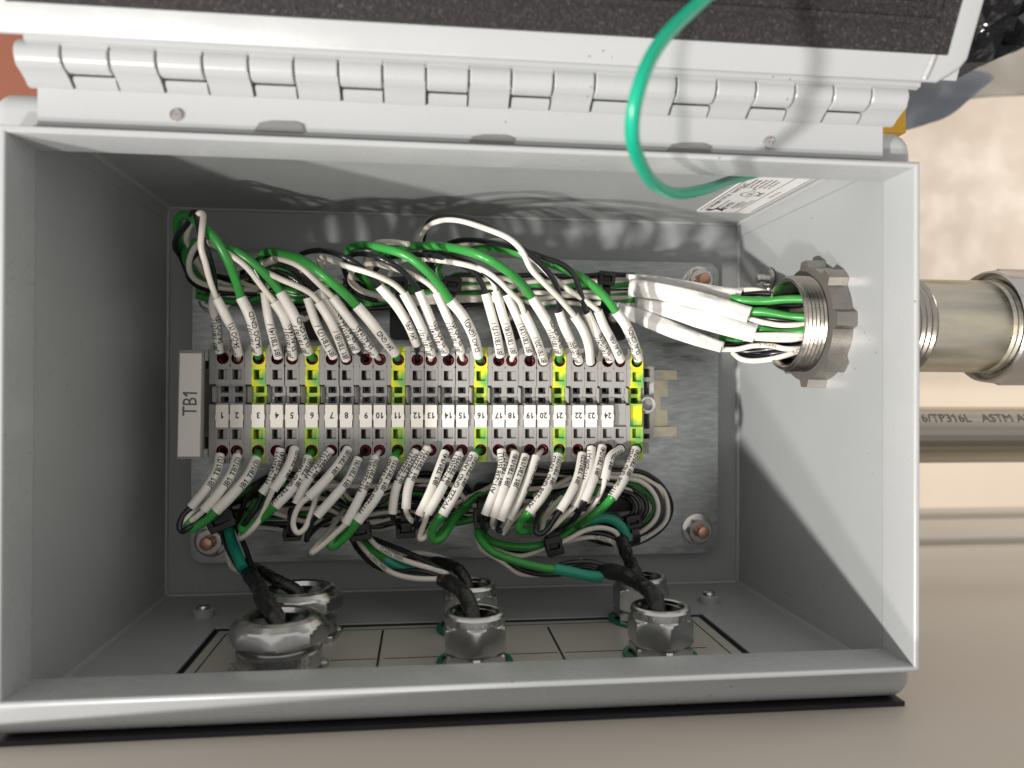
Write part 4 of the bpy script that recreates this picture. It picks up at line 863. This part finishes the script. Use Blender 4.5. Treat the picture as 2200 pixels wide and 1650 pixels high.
BRL = {0:'green wire stub above the teal heat shrink at the left breakout',2:'black wire curving down on the left of the first teal heat shrink',3:'black wire running down on the right of the first teal heat shrink',4:'white wire bulging out left below the first teal heat shrink',
6:'lowest black wire of the middle breakout, left of the white ones',7:'lowest white wire of the middle breakout, ending in the front tape',9:'x',8:'green wire of the middle breakout running into teal heat shrink',10:'white printed wire across the middle breakout, above the teal piece',11:'uppermost thick black wire of the middle breakout into the front tape',12:'white wire arching at the rear of the middle breakout',13:'black wire at the rear of the middle breakout under the white arch',
15:'long green wire sweeping down to the long teal heat shrink',17:'upper green wire passing behind the standing cable tie to the teal arch',19:'white wire hanging lowest under the long green wire',20:'black wire of the right breakout passing under the upper green wire',21:'white wire arching from under the upper green wire to the rear right cable',22:'lowest black wire under the long teal heat shrink',23:'black wire arching over the long teal heat shrink into the tape',24:'white printed wire right of the standing cable tie, lower of two',25:'black wire between the long green wire and the black arch'}
for k, (c, m_, reg, pts, zs) in enumerate(BR):
    if c == 'x': wire('heatshrink', reg, pts, zs, 'g', ('teal heat shrink on an earth wire left of the first gland','small teal heat shrink end behind the rear left cable','teal heat shrink in the middle breakout above the glands','small teal end behind the middle breakout','long teal heat shrink joining the green wire to the front right cable','teal heat shrink arching over the rear right cable')[sum(1 for z in BR[:k] if z[0] == 'x')], cat='heat shrink', group='teal heat shrink pieces', r=2.5, m='teal', n=12)
    else:
        bl = BRL.get(k)
        where = 'left' if k < 6 else ('middle' if k < 15 else 'right')
        wire('breakout_wire', reg, pts, zs, c, bl, group='breakout wires to the %s glands' % where, print_=('12 AWG THHN', 14, .1) if c == 'w' and k in (7,10,24) else None)
# blobs of tied wires where the branches leave
def ztie(px, py, z, w, h, ang, label, band=True, bl=60):
    p = P(px, py, z); t = thing('cable_tie', p, label, 'cable tie', 'black cable ties')
    s = 1/4.6; ca, sa = math.cos(math.radians(ang)), math.sin(math.radians(ang))
    def tr(x, y, zz): return (p.x+x*ca-y*sa, p.y+x*sa+y*ca, p.z+zz)
    def bx(g, x0,x1,y0,y1,z0,z1):
        g.add([tr(x0,y0,z0),tr(x1,y0,z0),tr(x1,y1,z0),tr(x0,y1,z0),tr(x0,y0,z1),tr(x1,y0,z1),tr(x1,y1,z1),tr(x0,y1,z1)], [(3,2,1,0),(4,5,6,7),(0,1,5,4),(1,2,6,5),(2,3,7,6),(3,0,4,7)])
    W_, H_ = w*s/2, h*s/2; g = G()
    bx(g,-W_,W_,H_*.35,H_,-2,2.6); bx(g,-W_,W_,-H_,-H_*.35,-2,2.6); bx(g,-W_,-W_*.6,-H_*.35,H_*.35,-2,2.6); bx(g,W_*.6,W_,-H_*.35,H_*.35,-2,2.6); bx(g,-W_*.6,W_*.6,-H_*.35,H_*.35,-2,.6)
    hd = make('head', g, 'tie', t, smooth=0); bv = hd.modifiers.new('edge', 'BEVEL'); bv.width = .0004; bv.segments = 2
    if band:
        g = G(); B = bl*s; path = [Vector(tr(0, B*math.cos(a)*.5-B*.5-H_*.3, 6.5*math.sin(a)-5)) for a in [i*2*math.pi/28 for i in range(29)]]
        F = frames(path); vs = []
        for i_ in range(29):
            a = i_*2*math.pi/28; cy_ = B*math.cos(a)*.5-B*.5-H_*.3
            for xx in (-W_*.5, W_*.5):
                for e in (0, 1.0):
                    k = 1+e/(B*.5); vs.append(tr(xx, B*math.cos(a)*.5*k-B*.5-H_*.3, 6.5*math.sin(a)*k-5))
        f = []
        for i_ in range(28):
            b0, b1 = i_*4, i_*4+4
            f += [(b0+1,b0+3,b1+3,b1+1),(b0,b1,b1+2,b0+2),(b0,b0+1,b1+1,b1),(b0+2,b1+2,b1+3,b0+3)]
        g.add(vs, f); make('strap', g, 'tie', t, smooth=40)
ztie(1303,599,42,36,32,-4,'black cable tie head at the right end of the upper bundle', bl=62)
ztie(972,612,42,38,34,-8,'black cable tie on the upper bundle behind the fifteenth sleeve', bl=60); ztie(857,612,40,36,34,4,'black cable tie on the upper bundle right of the eleventh sleeve', bl=62); ztie(740,618,36,34,30,0,'black cable tie on the upper bundle behind the eighth sleeve', bl=50)
ztie(628,1148,34,36,26,2,'black cable tie below the seventh terminal', True, -60); ztie(872,1138,40,40,34,3,'black cable tie below the eleventh and twelfth terminals', True, -60); ztie(1190,1172,50,36,42,14,'grey black cable tie head standing up on the right breakout', True, -40)
ztie(1038,1112,46,40,44,2,'black cable tie knot where the right breakout leaves the bundle', True, -50); ztie(774,1142,42,44,36,8,'black cable tie knot where the middle breakout leaves the bundle', True, -46); ztie(476,1118,44,56,40,22,'black cable tie knot where the left breakout leaves the bundle', True, -46); ztie(1360,1120,34,34,30,10,'black cable tie at the foot of the slack coil', True, 50)

# ================================================================== CONDUIT
cy_, cz_ = hc; RP = 20.9
cp = thing('conduit', (W2,cy_,cz_), 'galvanised threaded conduit passing through the right wall of the box', 'conduit')
xe = 134.5; xa = P(2016,700,112).x; xb = P(2172,700,112).x
g = G(); g.lathe([(19.6,W2+10),(18.4,160),(18.4,xe+.6),(18.8,xe),(19.9,xe),(20.4,xe+.8)]+[(20.5+(.5 if k % 2 else -.15), xe+1.2+k*.85) for k in range(12)]+[(20.4,W2+3)], (0,cy_,cz_), 0, 72); make('threaded_end', g, 'nickel', cp, smooth=30)
g = G(); g.lathe([(20.2+(.55 if k % 2 else -.15)+.02*k, W2+3+k*1.25) for k in range(int((xa-W2-3)/1.25))]+[(20.6,xa)], (0,cy_,cz_), 0, 72); make('outer_thread', g, 'nickel', cp, smooth=30)
g = G(); g.lathe([(20.4,xa-1),(20.6,xa),(20.7,xb),(20.5,xb+.6)]+[(20.4+(.5 if k % 2 else -.2)-.02*k, xb+1.2+k*1.3) for k in range(10)], (0,cy_,cz_), 0, 96); make('pipe', g, 'galvpipe', cp, smooth=30)
xc = xb+1
g = G(); g.lathe([(21.3,xc+4.5),(22.0,xc+4),(24.2,xc+2),(25.0,xc+3),(25.6,xc+8,8),(26.4,xc+9,8),(26.4,xc+60,8)], (0,cy_,cz_), 0, 64); make('coupling', g, 'alu', cp, smooth=30)
# locknut with lugs
ln_ = thing('locknut', (W2-4,cy_,cz_), 'cast steel lug locknut on the conduit inside the box', 'locknut')
n = 192; ro, ri = 24.9, 20.9; xw0, xw1 = W2-8.6, W2-.2
def rad(a):
    k = (a/(2*math.pi)*8+.5) % 1.0; d = abs(k-.5)*2       # lugs centred
    return ro+3.0 if d < .30 else (ro+3.0*(1-(d-.30)/.06) if d < .36 else ro)
g = G(); vs = []
for (x, f_) in ((xw0,0),(xw0,1),(xw1,1),(xw1,0)):
    for i in range(n):
        a = 2*math.pi*i/n; r = ri if f_ == 0 else rad(a)*(.992 if x == xw0 else 1); vs.append((x, cy_+r*math.cos(a), cz_+r*math.sin(a)))
f = [(a*n+i, a*n+(i+1)%n, ((a+1)%4)*n+(i+1)%n, ((a+1)%4)*n+i) for a in range(4) for i in range(n)]
b0 = len(f)//4; g.add(vs, f[:b0], 1); g.add(vs, f[b0:], 0); make('ring', g, ['nickel','castgrey'], ln_, smooth=25)
# earthing stud on the right wall behind the locknut
es_ = thing('earth_stud', (W2,0,0), 'chrome stud and ring terminal on the right wall behind the locknut', 'stud')
q = PA(1655,600,0,W2); g = G(); g.lathe([(5.6,W2-1.2),(5.6,W2-2.4),(4.8,W2-3.0),(2.6,W2-3),(2.6,W2-7.5),(2.2,W2-8.3),(.01,W2-8.5)], (0,q.y-.5,q.z+2), 0, 28); make('stud', g, 'steel', es_)
# wires running out of the flat sleeves into the conduit
HW = [('g','H',[(1400,480),(1510,500),(1750,508),(1950,492),(2140,490),(2350,500)],[70,76,84,90]),('g','H',[(1480,610),(1575,620),(1750,625),(2000,668),(2160,680),(2350,700)],[70,78,86,92]),('g','H',[(1540,780),(1645,795),(1850,830),(2000,838),(2160,815),(2350,800)],[72,80,88,94]),
('g','H',[(1280,890),(1370,905),(1550,945),(1750,970),(1900,980),(2050,980),(2300,960)],[60,66,74,82]),
('w','H',[(1400,410),(1500,400),(1650,398),(1780,430),(1900,455),(2150,480)],[66,70,74,80]),('b','H',[(1400,450),(1510,447),(1700,432),(1900,445),(2150,470)],[64,70,76,82]),('b','H',[(1520,560),(1700,548),(1900,560),(2160,550),(2300,550)],[64,72,80,84]),('w','H',[(1700,545),(1900,575),(2030,600),(2160,605),(2300,600)],[64,72,80,84]),
('w','H',[(1500,660),(1600,672),(1700,680),(1780,660)],[70,72,74]),('b','H',[(1500,715),(1590,712),(1750,690),(1900,705),(2050,725),(2250,740)],[72,78,84,88]),('w','H',[(1500,690),(1620,705),(1750,735),(1900,758),(2060,755),(2250,740)],[74,80,86,90]),
('w','H',[(1520,850),(1620,860),(1900,858),(2160,862),(2300,860)],[76,82,90,94]),('w','H',[(1520,895),(1620,890),(1850,905),(2000,905),(2160,885),(2300,880)],[75,81,88,92]),('b','H',[(1550,920),(1700,935),(1900,950),(2050,930),(2160,910),(2300,900)],[70,76,84,90]),
('b','H',[(1200,970),(1300,965),(1500,950),(1700,965),(1900,985),(2130,960),(2300,940)],[60,66,76,86]),('w','H',[(1200,990),(1290,1005),(1450,1005),(1620,970),(1800,970),(1950,1000),(2150,1000)],[64,70,80,88]),('b','H',[(1400,1010),(1550,1030),(1750,1010),(1950,990),(2130,960),(2300,930)],[66,74,84,90]),('b','H',[(1350,985),(1500,1060),(1650,1080),(1800,1050),(2000,1030),(2150,1010)],[62,70,80,88]),
('w','H',[(1410,1040),(1480,1100),(1600,1125),(1780,1110),(1950,1070),(2100,1020),(2250,980)],[66,74,84,92]),('b','H',[(1700,1100),(1900,1100),(2050,1090),(2200,1060)],[70,78,86])]
for k, (c, reg, pts, zs) in enumerate(HW):
    z2 = [z for z in zs]; y_ = ('top','upper','middle','lower','bottom')[min(4, int((pts[2][1]-400)/140))]
    wire('conduit_wire', reg, pts, z2, c, '%s %s wire from the top running from the flat sleeves into the conduit' % (rank([h[0] for h in HW], k, [h[2][2][1] for h in HW]), WN[c]), group='wires entering the conduit', n=12, print_=('1-CIND  2-THHN', 30, .1) if k == 18 else (('2  THHN', 22, 0) if k == 15 else None))
# flat white sleeves
def flat_sleeve(pts, hw, zs, label):
    q = [P(*Q('H',p), z) for p, z in zip(pts, zs)]; path = catmull(q, 8); w = []
    m = len(path); ws = [hw[min(len(hw)-1,int(i/(m-1)*(len(hw)-1)))]*(1-((i/(m-1)*(len(hw)-1)) % 1))+hw[min(len(hw)-1,int(i/(m-1)*(len(hw)-1))+1)]*((i/(m-1)*(len(hw)-1)) % 1) for i in range(m)]
    F = frames(path); n = 26; vs = []; ph = R.uniform(0,6)
    for inner in (0, 1):
        for i, (p, (t, nn, bb)) in enumerate(zip(path, F)):
            hh = ws[i]/4.783/5.0*(1.0); hh2 = 1.9+.35*math.sin(i*.45+ph)
            if inner: hh -= .35; hh2 -= .35
            tw = .25*math.sin(i*.13+ph)
            for k in range(n):
                a = 2*math.pi*k/n; ca = math.copysign(abs(math.cos(a))**1.0, math.cos(a)); x, y = math.sin(a)*hh, ca*hh2*(1+.16*math.sin(a*3+i*.22+ph)+.08*math.sin(a*5-i*.5))
                vs.append(p+bb*(x*math.cos(tw)-y*math.sin(tw))+nn*(x*math.sin(tw)+y*math.cos(tw)))
    f = [(i*n+k, i*n+(k+1)%n, (i+1)*n+(k+1)%n, (i+1)*n+k) for i in range(m-1) for k in range(n)]
    f += [(m*n+a, m*n+b, m*n+c_, m*n+d) for (a,b,c_,d) in f]
    f += [(k,(k+1)%n,m*n+(k+1)%n,m*n+k) for k in range(n)]+[((m-1)*n+k,(m-1)*n+(k+1)%n,(2*m-1)*n+(k+1)%n,(2*m-1)*n+k) for k in range(n)]
    g = G(); g.add(vs, f); make('flat_sleeve', g, 'shrink', label=label, cat='sleeve', group='flat white sleeves before the conduit', smooth=60)
flat_sleeve([(320,262),(600,300),(950,370),(1250,430),(1500,458)],[40,60,75,85,92],[36,44,54,62,70],'topmost flat white heat shrink sleeve, tucked behind the others')
flat_sleeve([(350,372),(650,410),(1000,490),(1300,570),(1580,652)],[104,100,100,98,96],[44,54,64,72,78],'second flat white heat shrink sleeve from the top')
flat_sleeve([(445,535),(750,600),(1050,690),(1350,770),(1640,845)],[70,92,104,106,104],[46,56,66,74,80],'third flat white sleeve, the widest at its right end')
flat_sleeve([(215,585),(500,690),(800,810),(1050,905),(1300,985)],[76,92,96,84,66],[42,50,58,64,70],'bottom flat white heat shrink sleeve')
# teal earth lead between lid and box
tl_pts = [(1620,-90,196),(1510,0,204),(1420,90,212),(1372,190,216),(1358,290,210),(1380,360,196),(1412,400,180),(1455,416,164),(1520,405,143),(1575,386,118),(1640,368,100)]
g = G(); tube(g, catmull([P(x,y,z) for x,y,z in tl_pts], 8), 2.0, 16); make('earth_lead', g, 'tealw', label='thick teal green earth lead looping from the lid into the box', cat='wire', smooth=80)
